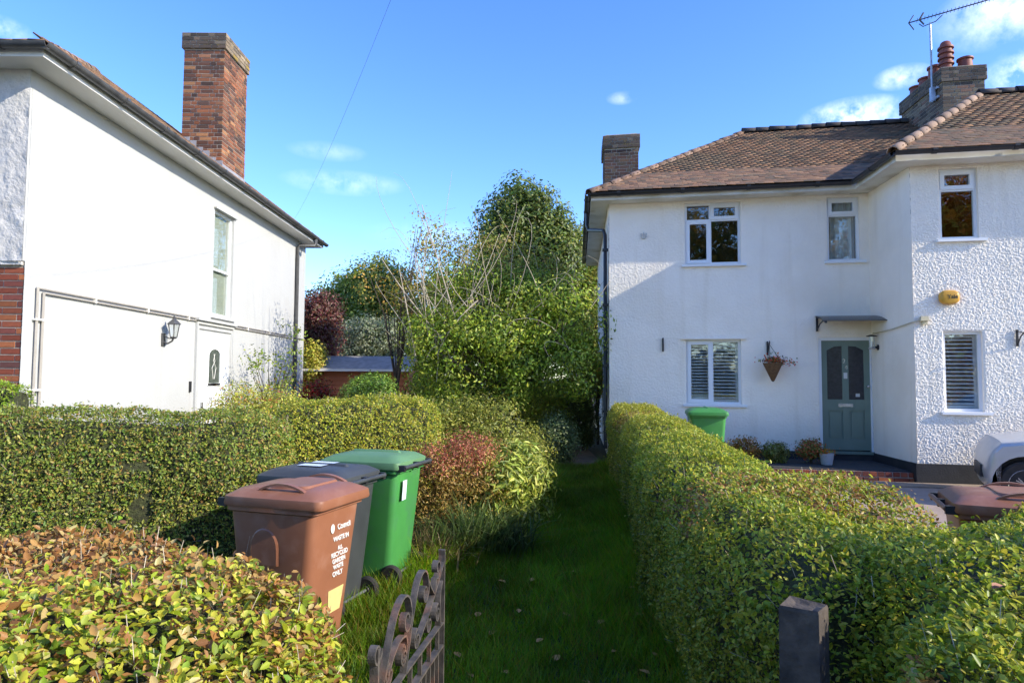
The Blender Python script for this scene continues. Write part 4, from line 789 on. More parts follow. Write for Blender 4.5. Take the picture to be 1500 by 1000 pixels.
# ---- car
def car():
    p = at(1506, 702, 8.5); t = thing('parked_car', 'silver hatchback with alloy wheels parked on the driveway by the wing', 'car', (p[0], 8.5, ground_z(0, 8.5)+.006), math.radians(-29))
    # local: x back along the car from front axle, y away from camera (0 = near side), z up
    def arch(cx): return [(cx+.375*math.cos(a), .31+.375*math.sin(a)) for a in np.linspace(PI, 0, 13) ]
    up = [(-.60, .30), (-.63, .45), (-.60, .62), (-.50, .76), (-.25, .86), (.20, .93), (.62, .97), (1.4, 1.0), (2.4, 1.02), (3.05, 1.03), (3.2, .9), (3.22, .55), (3.15, .25)]
    lo = [(-.60, .22)] + [a for a in arch(0) if a[1] > .22] + [(.42, .2), (2.05, .2)] + [a for a in arch(2.47) if a[1] > .22] + [(2.9, .22)]
    prof = [(x*.68 if x < -.38 else x, z) for x, z in up[::-1] + [(-.57, .22)] + lo[1:]]
    rings = []
    for y, s in ((0, .20), (.03, .10), (.10, .045), (.4, .01), (.85, 0), (1.3, .01), (1.6, .045), (1.67, .10), (1.70, .20)):
        rings.append([(x + (s*.5 if x < -.38 else 0) - (s*.8 if x > 2.95 else 0), y, z - (s*.35 if z > .7 else 0)) for x, z in prof])
    q = MB(); q.loft(rings); q.build('body', M['carp'], t, True, True)
    q = MB(); cab = [(.62, .95), (1.25, 1.40), (1.6, 1.47), (2.4, 1.45), (2.95, 1.25), (3.12, 1.0)]
    q.loft([[(x, y + (1 if y < .8 else -1)*(z-.95)*.32, z) for x, z in cab] for y in (.08, .10, 1.60, 1.62)]); q.build('cabin_glass', M['carglass'], t, True, True)
    q = MB(); q.loft([[(x, y, z) for x, z in ((1.25, 1.40), (1.6, 1.478), (2.4, 1.458), (2.8, 1.34), (2.4, 1.43), (1.6, 1.44))] for y in (.22, 1.48)]); q.build('car_roof', M['carp'], t, True, True)
    for cx in (0, 2.47):
        for y in (.13, 1.57):
            q = MB(); q.lathe([(.19, -.09), (.28, -.10), (.305, -.08), (.31, 0), (.305, .08), (.28, .10), (.19, .09)], (cx, y, .31), 1, 30); wh = q.build('wheel', M['rubber'], t, True, True)
            q = MB(); q.lathe([(.21, -.085), (.20, -.095), (.185, -.085), (.18, .05), (.21, .06)], (cx, y, .31), 1, 24)
            for a in np.arange(5)*2*PI/5:
                for d in (-.16, .16): q.tube([(cx+.03*math.cos(a), y-.085, .31+.03*math.sin(a)), (cx+.19*math.cos(a+d), y-.075, .31+.19*math.sin(a+d))], .014, 5)
            q.lathe([(.005, -.10), (.045, -.095), (.05, -.06)], (cx, y, .31), 1, 14); q.build('rim', M['brass'], wh, True)
            q = MB(); q.lathe([(.0, -.01), (.355, -.01), (.36, .12), (.0, .12)], (cx, y+.03 if y < 1 else y-.13, .36), 1, 24); q.build('wheel_well', M['black'], t, True)
    for ys_ in (1, -1):
        f_ = lambda y: y if ys_ > 0 else 1.70-y
        q = MB(); a = [(-.05, -.004, .755), (-.20, -.004, .735), (-.30, .05, .715), (-.345, .16, .70), (-.36, .30, .70), (-.33, .33, .745), (-.22, .22, .80), (-.02, .06, .815)]
        q.loft([[(x, f_(y), z) for x, y, z in a], [(x+.05, f_(y+.05), z-.005) for x, y, z in a]]); q.build('headlight', M['carglass'], t, True)
    MB().box(-.445, -.41, .5, 1.2, .34, .50).build('grille', M['black'], t, True)
car()
# ================================================================ planting
YG = [(.17, .20, .035), (.12, .17, .03), (.22, .22, .05), (.08, .13, .02), (.05, .085, .016)]
def hedge(name, label, paths, leaf, dens, pal, w, colfn=None, fine=False, pieces=0, group=None, jit=.035, xs=2.6, asp=.52):
    """paths: list of polylines of (x, y, width, top z); leaves cover a rounded-box section"""
    P0 = np.array(paths[0], float); c = P0[:, :2].mean(0); t = thing(name, label, 'hedge', (c[0], c[1], ground_z(c[0], c[1])), group=group)
    AP, AN, = [], []; core = MB()
    for path in paths:
        P = np.array(path, float); seg = np.diff(P[:, :2], axis=0); L = np.linalg.norm(seg, axis=1); cum = np.concatenate([[0], np.cumsum(L)]); tot = cum[-1]
        def sample(s): return np.stack([np.interp(s, cum, P[:, k]) for k in range(4)], 1)
        def tang(s):
            a = sample(np.clip(s-.15, 0, tot)); b = sample(np.clip(s+.15, 0, tot)); return nrmz((b-a)[:, :2])
        hm = P[:, 3].mean(); per = P[:, 2].mean() + 2*hm; n = int(per*tot*dens)
        s = rng.random(n)*tot; th = np.linspace(0, PI, 181); ex = 2/xs/2
        cx = np.sign(np.cos(th))*np.abs(np.cos(th))**(.42); cz = np.abs(np.sin(th))**(.42)
        wm = P[:, 2].mean(); dl = np.hypot(np.diff(cx)*wm/2, np.diff(cz)*hm); cl = np.concatenate([[0], np.cumsum(dl)]); ua = rng.random(n)*cl[-1]; cxv = np.interp(ua, cl, cx); czv = np.interp(ua, cl, cz)
        S = sample(s); T = tang(s); sd = np.stack([T[:, 1], -T[:, 0]], 1)
        ox = cxv*S[:, 2]/2; g = gz(S[:, 0], S[:, 1]); oz = czv*(S[:, 3]-g)
        nx = np.sign(cxv)*np.abs(cxv)**3.57; nz = np.abs(czv)**3.57; nn = nrmz(np.stack([sd[:, 0]*nx, sd[:, 1]*nx, nz+.02], 1))
        p = np.stack([S[:, 0]+sd[:, 0]*ox, S[:, 1]+sd[:, 1]*ox, g+oz], 1)
        lump = (vn(p, 1.6, 7)-.5)*.17 + (vn(p, 6, 8)-.5)*.06
        dep = -np.abs(rng.normal(0, jit, n)) + .02 - np.clip(vn(p, 11, 12)-.55, 0, 1)*.20 - np.clip(vn(p, 4.5, 13)-.62, 0, 1)*.12; out = rng.random(n) < .03; dep[out] += rng.random(out.sum())*.06
        p = p + nn*(lump+dep)[:, None]; keep = p[:, 2] > gz(p[:, 0], p[:, 1])+.03; AP.append(p[keep]); AN.append(nn[keep])
        # twiggy core
        rings = []
        for ss in np.linspace(0.03*tot, .97*tot, max(6, int(tot*2.5))):
            S1_ = sample(np.array([ss]))[0]; T1 = tang(np.array([ss]))[0]; sd1 = np.array([T1[1], -T1[0]]); g1_ = ground_z(*S1_[:2]); ring_ = []
            for a in np.linspace(0, PI, 13):
                o_ = np.sign(math.cos(a))*abs(math.cos(a))**.42*max(.03, S1_[2]/2-.085); z_ = g1_ + abs(math.sin(a))**.42*(S1_[3]-g1_-.09); ring_.append((S1_[0]+sd1[0]*o_, S1_[1]+sd1[1]*o_, z_))
            rings.append(ring_)
        core.loft(rings)
    core.build('twig_core', M['core'], t, smooth=True)
    p = np.concatenate(AP); nn = np.concatenate(AN); n = len(p)
    nr = nrmz(nn*.75 + rng.normal(0, .62, (n, 3)) + np.array([.2, -.1, .25])); dr = nrmz(rng.normal(0, 1, (n, 3)) + nn*.5 + np.array([0, 0, .35])); size = leaf*rng.uniform(.45, 1.25, n)
    cc = pick(pal, n, w); ptch = vn(p, 1.1, 9)[:, None]; cc = cc*(.85+.35*ptch)
    if colfn is not None: cc = colfn(p, nn, cc)
    rest = np.ones(n, bool)
    if pieces:
        v = p - np.array([0, 0, CAMZ]); dist = np.linalg.norm(v, axis=1); f_ = v@FWD; sx = v@RT/f_*FPX; sy = -v@UPV/f_*FPX; vis = (f_ > .5) & (np.abs(sx) < 740) & (np.abs(sy) < 490)
        face = np.abs(np.sum(nr*v, 1)/dist); score = np.where(vis, size/dist*face, 0); idx = np.argsort(-score)[:pieces*3]; idx = rng.choice(idx, pieces, replace=False); rest[idx] = False; leaf_pieces(t, idx, p, dr, nr, size, asp, cc)
    nt_ = min(2600, n//40); ti = rng.choice(n, nt_, replace=False); b_ = p[ti]-nn[ti]*.05; td = nrmz(nn[ti]+rng.normal(0, .45, (nt_, 3))+np.array([0, 0, .4])); tl_ = rng.uniform(.05, .13, (nt_, 1)); sd_t = nrmz(np.cross(td, rng.normal(0, 1, (nt_, 3))))*.0016
    tb = np.stack([b_-sd_t, b_+sd_t, b_+td*tl_+sd_t*.7, b_+td*tl_-sd_t*.7], 1).reshape(-1, 3); o = put('twigs', mesh_np('twigs', tb, np.arange(nt_*4).reshape(-1, 4), M['stem']), t); o['kind'] = 'stuff'
    o = put('leaves', leaf_mesh('leaves', p[rest], dr[rest], nr[rest], size[rest], asp, cc[rest], M['leaf'], fine), t); o['kind'] = 'stuff'
    return t
BR = np.array([(.32, .15, .04), (.40, .23, .07), (.22, .10, .035), (.25, .13, .055), (.46, .34, .13)])
def colA(p, nn, c):
    n = len(p); top = np.clip((nn[:, 2]-.55)*3, 0, 1)*np.clip((p[:, 1]-1.9)/.75, 0, 1)*np.clip(.35+1.2*vn(p, 1.3, 21), 0, 1); edge = .30+.66*top; m_ = rng.random(n) < edge; b = BR[rng.choice(5, n, p=[.26, .28, .16, .12, .18])]*(1+rng.normal(0, .15, (n, 1))); c = np.where(m_[:, None], b*1.6, c); return np.clip(c, .01, .7)
hedge('garden_hedge', 'foreground privet hedge with large leaves and browned trimmed top before the bins', [[(-4.6, 2.25, 1.9, 1.20), (-1.75, 2.25, 1.9, 1.20), (-1.15, 2.08, 1.55, 1.17), (-.82, 1.92, 1.15, 1.10), (-.66, 1.85, .7, 1.0)]], .035, 6800, [(.20, .22, .04), (.14, .19, .03), (.27, .26, .06), (.09, .15, .022), (.06, .10, .018)], [.26, .28, .16, .18, .12], colA, True, 300)
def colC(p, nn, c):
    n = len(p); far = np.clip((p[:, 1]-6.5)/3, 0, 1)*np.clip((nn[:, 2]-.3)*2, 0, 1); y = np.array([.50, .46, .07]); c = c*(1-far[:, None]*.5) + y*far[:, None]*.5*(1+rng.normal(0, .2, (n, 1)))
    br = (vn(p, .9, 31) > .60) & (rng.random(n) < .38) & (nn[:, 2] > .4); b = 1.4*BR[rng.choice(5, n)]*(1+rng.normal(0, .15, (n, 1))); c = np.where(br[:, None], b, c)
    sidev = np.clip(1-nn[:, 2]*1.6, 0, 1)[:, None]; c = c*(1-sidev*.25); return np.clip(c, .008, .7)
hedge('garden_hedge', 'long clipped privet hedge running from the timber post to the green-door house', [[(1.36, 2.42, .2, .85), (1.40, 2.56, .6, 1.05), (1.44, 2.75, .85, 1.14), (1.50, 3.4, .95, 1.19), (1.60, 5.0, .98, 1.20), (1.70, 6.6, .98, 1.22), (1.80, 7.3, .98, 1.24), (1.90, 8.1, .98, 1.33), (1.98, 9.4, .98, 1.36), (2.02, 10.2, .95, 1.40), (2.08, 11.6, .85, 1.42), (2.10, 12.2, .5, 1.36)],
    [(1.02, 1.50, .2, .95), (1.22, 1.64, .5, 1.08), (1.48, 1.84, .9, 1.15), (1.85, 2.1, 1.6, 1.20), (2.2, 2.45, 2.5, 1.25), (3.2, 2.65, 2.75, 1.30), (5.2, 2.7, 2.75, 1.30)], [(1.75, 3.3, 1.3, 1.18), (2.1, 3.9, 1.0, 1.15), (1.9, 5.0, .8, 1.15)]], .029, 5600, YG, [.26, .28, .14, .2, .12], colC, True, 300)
YD = [(.125, .16, .045), (.085, .135, .035), (.17, .175, .065), (.055, .10, .025), (.035, .065, .018), (.15, .10, .05)]
hedge('garden_hedge', 'tall privet hedge behind the bins hiding the foot of the white side wall', [[(-6.4, 5.25, .9, 1.52), (-5.2, 5.45, .95, 1.54), (-4.4, 5.7, 1.0, 1.58), (-3.6, 5.95, .95, 1.55), (-3.0, 6.2, .9, 1.50), (-2.55, 6.45, .9, 1.54), (-2.2, 6.65, .6, 1.42)]], .031, 6000, YD, [.24, .26, .14, .18, .1, .08], None, False, 300)
hedge('garden_hedge', 'rounded privet hedge with bright yellow-green end in front of the timber shed', [[(-2.75, 7.3, .8, 1.50), (-2.4, 7.5, 1.1, 1.62), (-1.7, 7.95, 1.15, 1.65), (-1.25, 8.25, 1.0, 1.63), (-1.0, 8.4, .6, 1.52)]], .032, 5200, [(.20, .21, .04), (.13, .18, .03), (.24, .24, .06), (.09, .14, .025), (.05, .08, .018)], [.28, .28, .16, .18, .1])
hedge('garden_hedge', 'low box hedge against the brick corner of the white house', [[(-6.6, 6.75, .7, 1.82), (-5.3, 6.85, .75, 1.83), (-5.0, 6.9, .5, 1.78)]], .034, 3600, [(.13, .20, .03), (.09, .16, .025), (.06, .11, .02)], [.4, .35, .25])
# ---- shrubs, trees
def crown_arrays(blobs, ncl, per, leaf, pal, w, clr=.22, shell=(.55, 1.0), droop=0, up=.35):
    bl = np.array(blobs, float); vol = bl[:, 3]*bl[:, 4]*bl[:, 5]; k = rng.choice(len(bl), ncl, p=vol**.67/np.sum(vol**.67)); d = nrmz(rng.normal(0, 1, (ncl, 3))); r = rng.uniform(shell[0], shell[1], (ncl, 1))
    C = bl[k, :3] + d*r*bl[k, 3:6]; C += (np.stack([vn(C, .9, 41), vn(C, .9, 42), vn(C, .9, 43)], 1)-.5)*.5*bl[k, 3:4]
    n = ncl*per; ci = np.repeat(np.arange(ncl), per); off = rng.normal(0, 1, (n, 3)); off = off/np.maximum(1, np.linalg.norm(off, axis=1, keepdims=True)/1.7)*clr*rng.uniform(.6, 1.3, (ncl, 1))[ci]; off[:, 2] *= .75
    p = C[ci] + off; nr = nrmz(off*1.2/clr + d[ci]*.7 + rng.normal(0, .6, (n, 3)) + np.array([0, 0, up])); dr = nrmz(rng.normal(0, 1, (n, 3)) + d[ci]*.4 - np.array([0, 0, droop])); size = leaf*rng.uniform(.6, 1.3, n)
    cc = pick(pal, n, w)*rng.uniform(.7, 1.25, (ncl, 1))[ci]; return p, dr, nr, size, cc
def plant(name, label, cat, base, blobs, ncl, per, leaf, pal, w=None, clr=.22, asp=.5, trunk=None, group=None, shell=(.55, 1.), colfn=None, fine=False, droop=0, dark=None, cr_name='crown', up=.35):
    t = thing(name, label, cat, (base[0], base[1], base[2] if len(base) > 2 else ground_z(*base[:2])), group=group)
    p, dr, nr, size, cc = crown_arrays(blobs, ncl, per, leaf, pal, w, clr, shell, droop, up); keep = p[:, 2] > gz(p[:, 0], p[:, 1])+.02; p, dr, nr, size, cc = p[keep], dr[keep], nr[keep], size[keep], cc[keep]
    if colfn is not None: cc = colfn(p, nr, cc)
    o = put(cr_name, leaf_mesh(cr_name, p, dr, nr, size, asp, cc, M['leaf'], fine), t); o['kind'] = 'stuff'
    b0 = np.array([base[0], base[1], (base[2] if len(base) > 2 else ground_z(*base[:2]))]); tr = trunk or .03; bl = np.array(blobs)
    cen = np.average(bl[:, :3], axis=0, weights=bl[:, 3]); q = MB(); fork = b0*.45 + cen*.55; fork[2] = b0[2] + (cen[2]-b0[2])*.55
    q.tube([b0 - RZ*.05, b0*.6+fork*.4 + np.array([tr*.6, 0, 0]), fork, cen], [tr*1.25, tr, tr*.8, tr*.35], 8); q.build('trunk' if tr > .05 else 'stem', M['bark'], t, smooth=True)
    for i in range(min(14, 5+2*len(bl))):
        k = i % len(bl); d = nrmz(rng.normal(0, 1, (1, 3)))[0]; d[2] = abs(d[2])*.6; e_ = bl[k, :3] + d*bl[k, 3:6]*.72; m0 = fork*(.5)+e_*.5 + rng.normal(0, .06, 3)*bl[k, 3]; s0 = b0*(.55-.3*(i % 3)/3) + fork*(.45+.3*(i % 3)/3) if tr <= .05 else fork + (cen-fork)*.3*(i % 3)
        q = MB(); q.tube([s0, m0, e_], [tr*.55, tr*.35, tr*.12], 6); q.build('limb', M['bark'], t, smooth=True)
    return t
GR = [(.09, .14, .03), (.06, .11, .02), (.13, .17, .045), (.04, .07, .014)]
def redtop(p, nr, c):
    h = np.clip((p[:, 2]-.82)/.3, 0, 1)*.85; m_ = rng.random(len(p)) < h; r = np.array([(.34, .09, .055), (.40, .15, .08), (.28, .10, .05)])[rng.choice(3, len(p))]*1.6*(1+rng.normal(0, .15, (len(p), 1))); return np.where(m_[:, None], r, c)
plant('garden_shrub', 'leafy olive shrub behind the red-topped spirea', 'shrub', (-.35, 8.7), [(-.8, 8.6, .90, .50, .5, .66), (-.25, 8.7, .95, .52, .5, .68), (.12, 8.9, .75, .36, .5, .55)], 420, 60, .045, [(.14, .17, .05), (.10, .13, .035), (.18, .19, .07), (.06, .08, .02)], [.35, .3, .15, .2], .13, .42, shell=(.5, 1))
plant('garden_shrub', 'spirea shrub with coppery red leaf tips beside the green bin', 'shrub', (-.62, 7.2), [(-.80, 7.1, .66, .34, .36, .56), (-.42, 7.2, .70, .36, .38, .58)], 320, 70, .034, [(.18, .14, .06), (.13, .12, .04), (.22, .15, .08), (.09, .08, .03)], None, .10, .4, colfn=redtop)
plant('garden_shrub', 'evergreen shrub with pale lance-shaped leaves bordering the grass path', 'shrub', (-.02, 7.5), [(-.08, 7.3, .58, .30, .42, .54), (.08, 7.8, .60, .30, .5, .55)], 170, 34, .085, [(.17, .23, .07), (.12, .18, .05), (.24, .28, .10), (.07, .10, .025)], None, .12, .28, fine=True)
def blades(name, label, cat, specs, parent=None):
    """long arching strap leaves"""
    V = []; F = []; C = []; t = thing(name, label, cat, (specs[0][0], specs[0][1], ground_z(*specs[0][:2])))
    for (x, y, n, ln, spread, pal) in specs:
        for k in range(n):
            a = rng.random()*2*PI; L = ln*rng.uniform(.6, 1.15); d = np.array([math.cos(a), math.sin(a), 0]); b = np.array([x, y, ground_z(x, y)]) + d*rng.random()*.12 + rng.normal(0, .08, 3)*np.array([1, 1, 0]); lean = spread*rng.uniform(.3, 1.1); sd = np.array([-d[1], d[0], 0]); c = np.array(pal[rng.integers(len(pal))])*(1+rng.normal(0, .15)); i0 = len(V); m = 6; wd = .007*rng.uniform(.7, 1.3)
            for j in range(m):
                s = j/(m-1); pnt = b + d*L*lean*s**1.6 + RZ*L*(s*(1-.55*lean*s**1.5)); ww_ = wd*(1-s**2)+.0008
                V += [pnt-sd*ww_, pnt+sd*ww_]; C += [c, c]
                if j: F.append((i0+2*j-2, i0+2*j-1, i0+2*j+1, i0+2*j))
    o = put('blades', mesh_np('blades', np.array(V), F, M['grass'], np.clip(np.array(C), .01, .8)), t); o['kind'] = 'stuff'; return t
SG = [(.16, .24, .06), (.12, .20, .05), (.22, .28, .10), (.09, .15, .04)]; TAN = [(.32, .25, .12), (.25, .19, .09), (.18, .15, .06)]
blades('grass_tuft', 'clump of long arching green strap leaves in front of the spirea', 'ornamental grass', [(-.36, 6.68, 260, .70, .75, SG), (-.16, 6.8, 170, .64, .8, SG), (-.58, 6.62, 120, .6, .9, SG)])
blades('grass_tuft', 'thin straw-coloured grass clump between the green bin and spirea', 'ornamental grass', [(-.82, 6.55, 280, .5, .8, TAN+SG[:1]), (-.66, 6.4, 190, .40, .9, TAN)])
blades('grass_tuft', 'small dark clump of strap leaves at the foot of the pale evergreen shrub', 'ornamental grass', [(.02, 6.75, 140, .45, .9, [(.10, .15, .04), (.07, .10, .03)])])
plant('flowering_shrub', 'pale green shrub with pink buds against the white side wall', 'shrub', (-4.05, 10.5), [(-4.25, 10.5, 1.15, .45, .45, .62), (-3.8, 10.6, 1.1, .45, .45, .62)], 260, 46, .05, [(.20, .24, .08), (.14, .19, .05), (.26, .27, .10), (.30, .12, .08), (.08, .11, .03)], [.28, .28, .2, .1, .14], .13, .4)
# branches throwing shadows on the side wall
plant('garden_shrub', 'sparse leggy shrub with thin bare twigs by the white side door', 'shrub', (-4.5, 12.6), [(-4.6, 12.5, 1.7, .35, .5, .9), (-4.5, 13.2, 2.1, .35, .5, .9)], 60, 16, .07, GR, None, .10, .45)
# thicket: overgrown tree with bare vines
TH = [(.13, .20, .035), (.09, .16, .028), (.19, .24, .05), (.055, .09, .018), (.03, .05, .012)]
def thick(name, label, base, blobs, ncl, per, leaf, pal, w, clr, tr, **k): return plant(name, label, 'tree', base, blobs, ncl, per, leaf, pal, w, clr, .45, tr, droop=.3, **k)
thick('evergreen_tree', 'broad glossy evergreen tree overhanging the alley beside the green-door house', (-.35, 13.7), [(-1.2, 13.5, 2.1, .95, .9, 1.25), (.1, 13.5, 2.35, 1.0, .9, 1.2), (1.0, 13.2, 2.9, .80, .75, 1.0), (1.25, 13.35, 2.2, .5, .7, .8), (-.5, 13.9, 3.3, 1.2, .9, 1.0), (.6, 13.9, 3.5, .9, .8, .8)], 430, 105, .080, TH, [.28, .28, .18, .16, .10], .24, .09)
plant('tall_tree', 'tall dark evergreen tree rising above the vine thicket', 'tree', (.6, 22), [(-.1, 22, 6.1, 1.0, 1.2, 1.7), (1.05, 22, 6.5, 1.05, 1.2, 1.5), (.3, 22, 7.3, .95, .95, 1.0), (1.4, 22, 5.6, .7, 1.2, 1.5), (-.6, 22, 4.6, 1.0, 1.2, 1.4)], 560, 90, .14, [(.045, .075, .022), (.065, .10, .03), (.03, .05, .016), (.10, .13, .04)], [.34, .26, .26, .14], .32, .5, .16)
plant('small_tree', 'loose yellow-green tree with thin twigs growing through the vines', 'tree', (-1.2, 14.8), [(-1.5, 14.8, 4.2, .8, .7, 1.0), (-.6, 14.8, 4.3, .9, .7, .9), (-1.9, 14.7, 3.4, .6, .7, .9), (.4, 14.7, 4.0, .8, .7, .8)], 330, 34, .07, [(.115, .155, .04), (.08, .12, .035), (.15, .17, .06), (.13, .10, .05)], None, .24, .5, .06)
tt_ = thing('dead_vine', 'tangle of bare tan climbing stems over the evergreen tree', 'vine', (-.6, 13.6, .25))
q = MB(); nst = 0
for k in range(85):
    b = np.array([rng.uniform(-2.0, 1.3), rng.uniform(12.9, 13.9), rng.uniform(1.7, 3.3)]); top = b + np.array([rng.normal(-.15, .7), rng.normal(-.1, .25), rng.uniform(.7, 2.4)*(1.15 if b[0] < 0 else .75)]); mid_ = (b+top)/2 + rng.normal(0, .28, 3); end = top + np.array([rng.normal(0, .45), rng.normal(0, .15), rng.normal(-.25, .35)])
    q.tube(bez(b, mid_, top, end, 9), np.linspace(.008, .0015, 9), 4, False)
o = q.build('stems', M['stem'], tt_); o['kind'] = 'stuff'
for k, pts in enumerate([[(585, 395, 13.2), (600, 470, 13.1), (610, 530, 13.2)], [(640, 520, 12.9), (660, 470, 12.8), (700, 440, 12.9)], [(618, 300, 13.4), (640, 380, 13.3), (668, 470, 13.2)], [(560, 380, 13.3), (590, 430, 13.2), (650, 500, 13.2)], [(625, 525, 12.85), (634, 500, 12.8), (640, 510, 12.85)]]):
    q = MB(); P = [at(*a) for a in pts]; q.tube(bez(P[0], P[0]*.4+P[1]*.6, P[1]*.6+P[2]*.4, P[2], 12), np.linspace(.008, .018, 12), 6); q.build('bare_stem', M['stem'], tt_)
plant('garden_shrub', 'dense dark shrubs filling the space under the vine thicket', 'shrub', (-.4, 16.2), [(-1.7, 16.2, 1.6, .9, .5, 1.5), (-.6, 16.3, 1.8, .9, .5, 1.7), (.45, 16.3, 1.7, .7, .5, 1.6)], 520, 44, .10, TH, None, .2)
# leafy sprays at the thin twig ends
plant('small_tree', 'thin sapling with sparse yellowing leaves left of the vine thicket', 'tree', (-2.5, 14.2), [(-1.75, 14, 4.9, .45, .3, .7), (-2.3, 14.2, 3.6, .5, .4, .7), (-2.9, 14.2, 3.9, .5, .4, .4)], 70, 12, .07, [(.18, .18, .05), (.12, .13, .04), (.22, .15, .05)], None, .18, .5, .03)
def bgtree(nm, lab, Y, x0, x1, ytop, ybot, pal, ncl=420, per=34, leaf=.13, clr=.30, cat='tree', tr=.09, nb=4, w=None):
    a, b = at(x0, 500, Y)[0], at(x1, 500, Y)[0]; zt_ = at((x0+x1)/2, ytop, Y)[2]; zb = max(.3, at((x0+x1)/2, ybot, Y)[2]); W_ = b-a; bl = []
    for k in range(nb): bl.append((a+W_*(k+.5)/nb, Y+rng.normal(0, .3), zb+(zt_-zb)*(.45+.1*rng.random()), W_/nb*.85, W_/nb*.8, (zt_-zb)*.42))
    bl.append(((a+b)/2, Y, zb+(zt_-zb)*.68, W_*.30, W_*.28, (zt_-zb)*.30)); return plant(nm, lab, cat, ((a+b)/2, Y, .25), bl, ncl, per, leaf, pal, w, clr, .5, tr)
bgtree('garden_tree', 'mid green leafy tree behind the timber shed', 25, 470, 560, 395, 540, [(.10, .15, .03), (.07, .12, .025), (.15, .18, .05)], 520, 36, .15, .35)
bgtree('garden_tree', 'slender pale green tree between the shed and the vine thicket', 24, 520, 600, 370, 540, [(.11, .15, .04), (.08, .12, .03), (.14, .17, .06)], 420, 30, .13, .3)
bgtree('garden_tree', 'dark rounded tree at the far end of the alley', 24, 825, 900, 315, 560, [(.06, .10, .03), (.09, .13, .03), (.14, .15, .04)], 420, 34, .14, .32)
bgtree('purple_shrub', 'dark red leaved shrub beside the corner of the white house', 19, 449, 486, 425, 540, [(.06, .022, .035), (.045, .018, .028), (.08, .04, .05), (.06, .045, .04)], 260, 40, .09, .22, 'shrub', .05, 3)
bgtree('silver_shrub', 'silvery grey-green shrub above the shed roof', 20.5, 500, 585, 465, 540, [(.14, .18, .20), (.10, .14, .14), (.18, .22, .24), (.06, .09, .06)], 320, 40, .09, .24, 'shrub', .05, 3)
bgtree('conifer_bush', 'feathery green conifer bush in front of the timber shed', 12.5, 514, 580, 553, 612, [(.06, .12, .03), (.09, .16, .04), (.04, .08, .02)], 300, 60, .06, .13, 'shrub', .03, 4)
bgtree('red_shrub', 'small shrub with scarlet autumn leaves by the shed corner', 15.5, 450, 472, 560, 600, [(.16, .015, .012), (.12, .015, .012), (.08, .02, .015), (.05, .06, .02)], 90, 36, .07, .16, 'shrub', .02, 2)
bgtree('yellow_shrub', 'yellow-green trailing shrub against the white house far corner', 18.2, 447, 466, 500, 570, [(.20, .22, .05), (.14, .18, .04), (.24, .22, .07)], 160, 40, .08, .2, 'shrub', .03, 2)
plant('conifer_bush', 'dark columnar conifer at the end of the alley', 'shrub', (1.62, 15.2), [(1.62, 15.2, .9, .36, .36, .7), (1.64, 15.2, 1.5, .28, .3, .65)], 240, 60, .05, [(.035, .055, .025), (.05, .075, .03)], None, .12)
bgtree('yellow_shrub', 'golden leaved shrub beside the house downpipe', 16.5, 862, 889, 512, 590, [(.30, .24, .05), (.22, .18, .04), (.14, .15, .04)], 110, 36, .07, .18, 'shrub', .03, 2)
plant('garden_shrub', 'blue-green rounded shrub at the bend of the alley', 'shrub', (.85, 13.0), [(.85, 13.1, .65, .38, .4, .5)], 140, 50, .05, [(.07, .11, .07), (.05, .08, .05), (.09, .13, .08)], None, .12)
plant('garden_shrub', 'light green leafy shrub in the shade behind the alley bend', 'shrub', (1.0, 15.4), [(.75, 15.5, .9, .5, .4, .75), (1.15, 15.6, 1.2, .35, .4, .7)], 200, 40, .07, [(.13, .19, .04), (.09, .14, .03), (.18, .22, .06)], None, .16)
for k, (x, Y, yt) in enumerate([(455, 34, 455), (560, 36, 440), (680, 34, 380), (790, 36, 400), (900, 34, 420)]):
    bgtree('distant_tree', ['hazy green tree far behind the white house corner', 'far green tree beyond the shed', 'far tree showing through the vine thicket', 'far tree beyond the tall dark evergreen', 'far tree behind the green-door house'][k], Y, x-75, x+75, yt, 560, [(.07, .11, .03), (.10, .14, .04), (.05, .08, .02)], 380, 30, .22, .5, 'tree', .15, 3)
# trees across the road behind the viewer, seen in the window reflections
OR = [(.45, .17, .03), (.36, .12, .02), (.50, .24, .05), (.24, .13, .03)]; DG = [(.08, .09, .03), (.06, .07, .02), (.16, .12, .04), (.20, .15, .04)]
for k, (x, y, pal, h) in enumerate([(12.8, -16, OR, 14), (4.5, -18.5, DG, 14), (-2.5, -19, DG, 14)]):
    plant('street_tree', ['orange autumn tree across the road', 'dark green tree across the road opposite the alley', 'dark green tree across the road opposite the brick gate path'][k], 'tree', (x, y), [(x, y, h*.42, 3.4, 2.2, h*.36), (x-1.4, y, h*.70, 2.6, 1.8, h*.28), (x+1.6, y, h*.68, 2.6, 1.8, h*.28), (x-2, y+1, h*.12, 2.2, 1, h*.12), (x+2, y+1, h*.12, 2.2, 1, h*.12)], 900, 34, .30, pal, None, .5, .5, .2)
plant('young_tree', 'young sapling growing up out of the street hedge by the driveway', 'tree', (4.15, 1.95), [(4.1, 1.95, 2.25, .34, .34, .34), (4.2, 1.9, 2.6, .25, .25, .25)], 70, 34, .06, GR, None, .12, .5, .03)
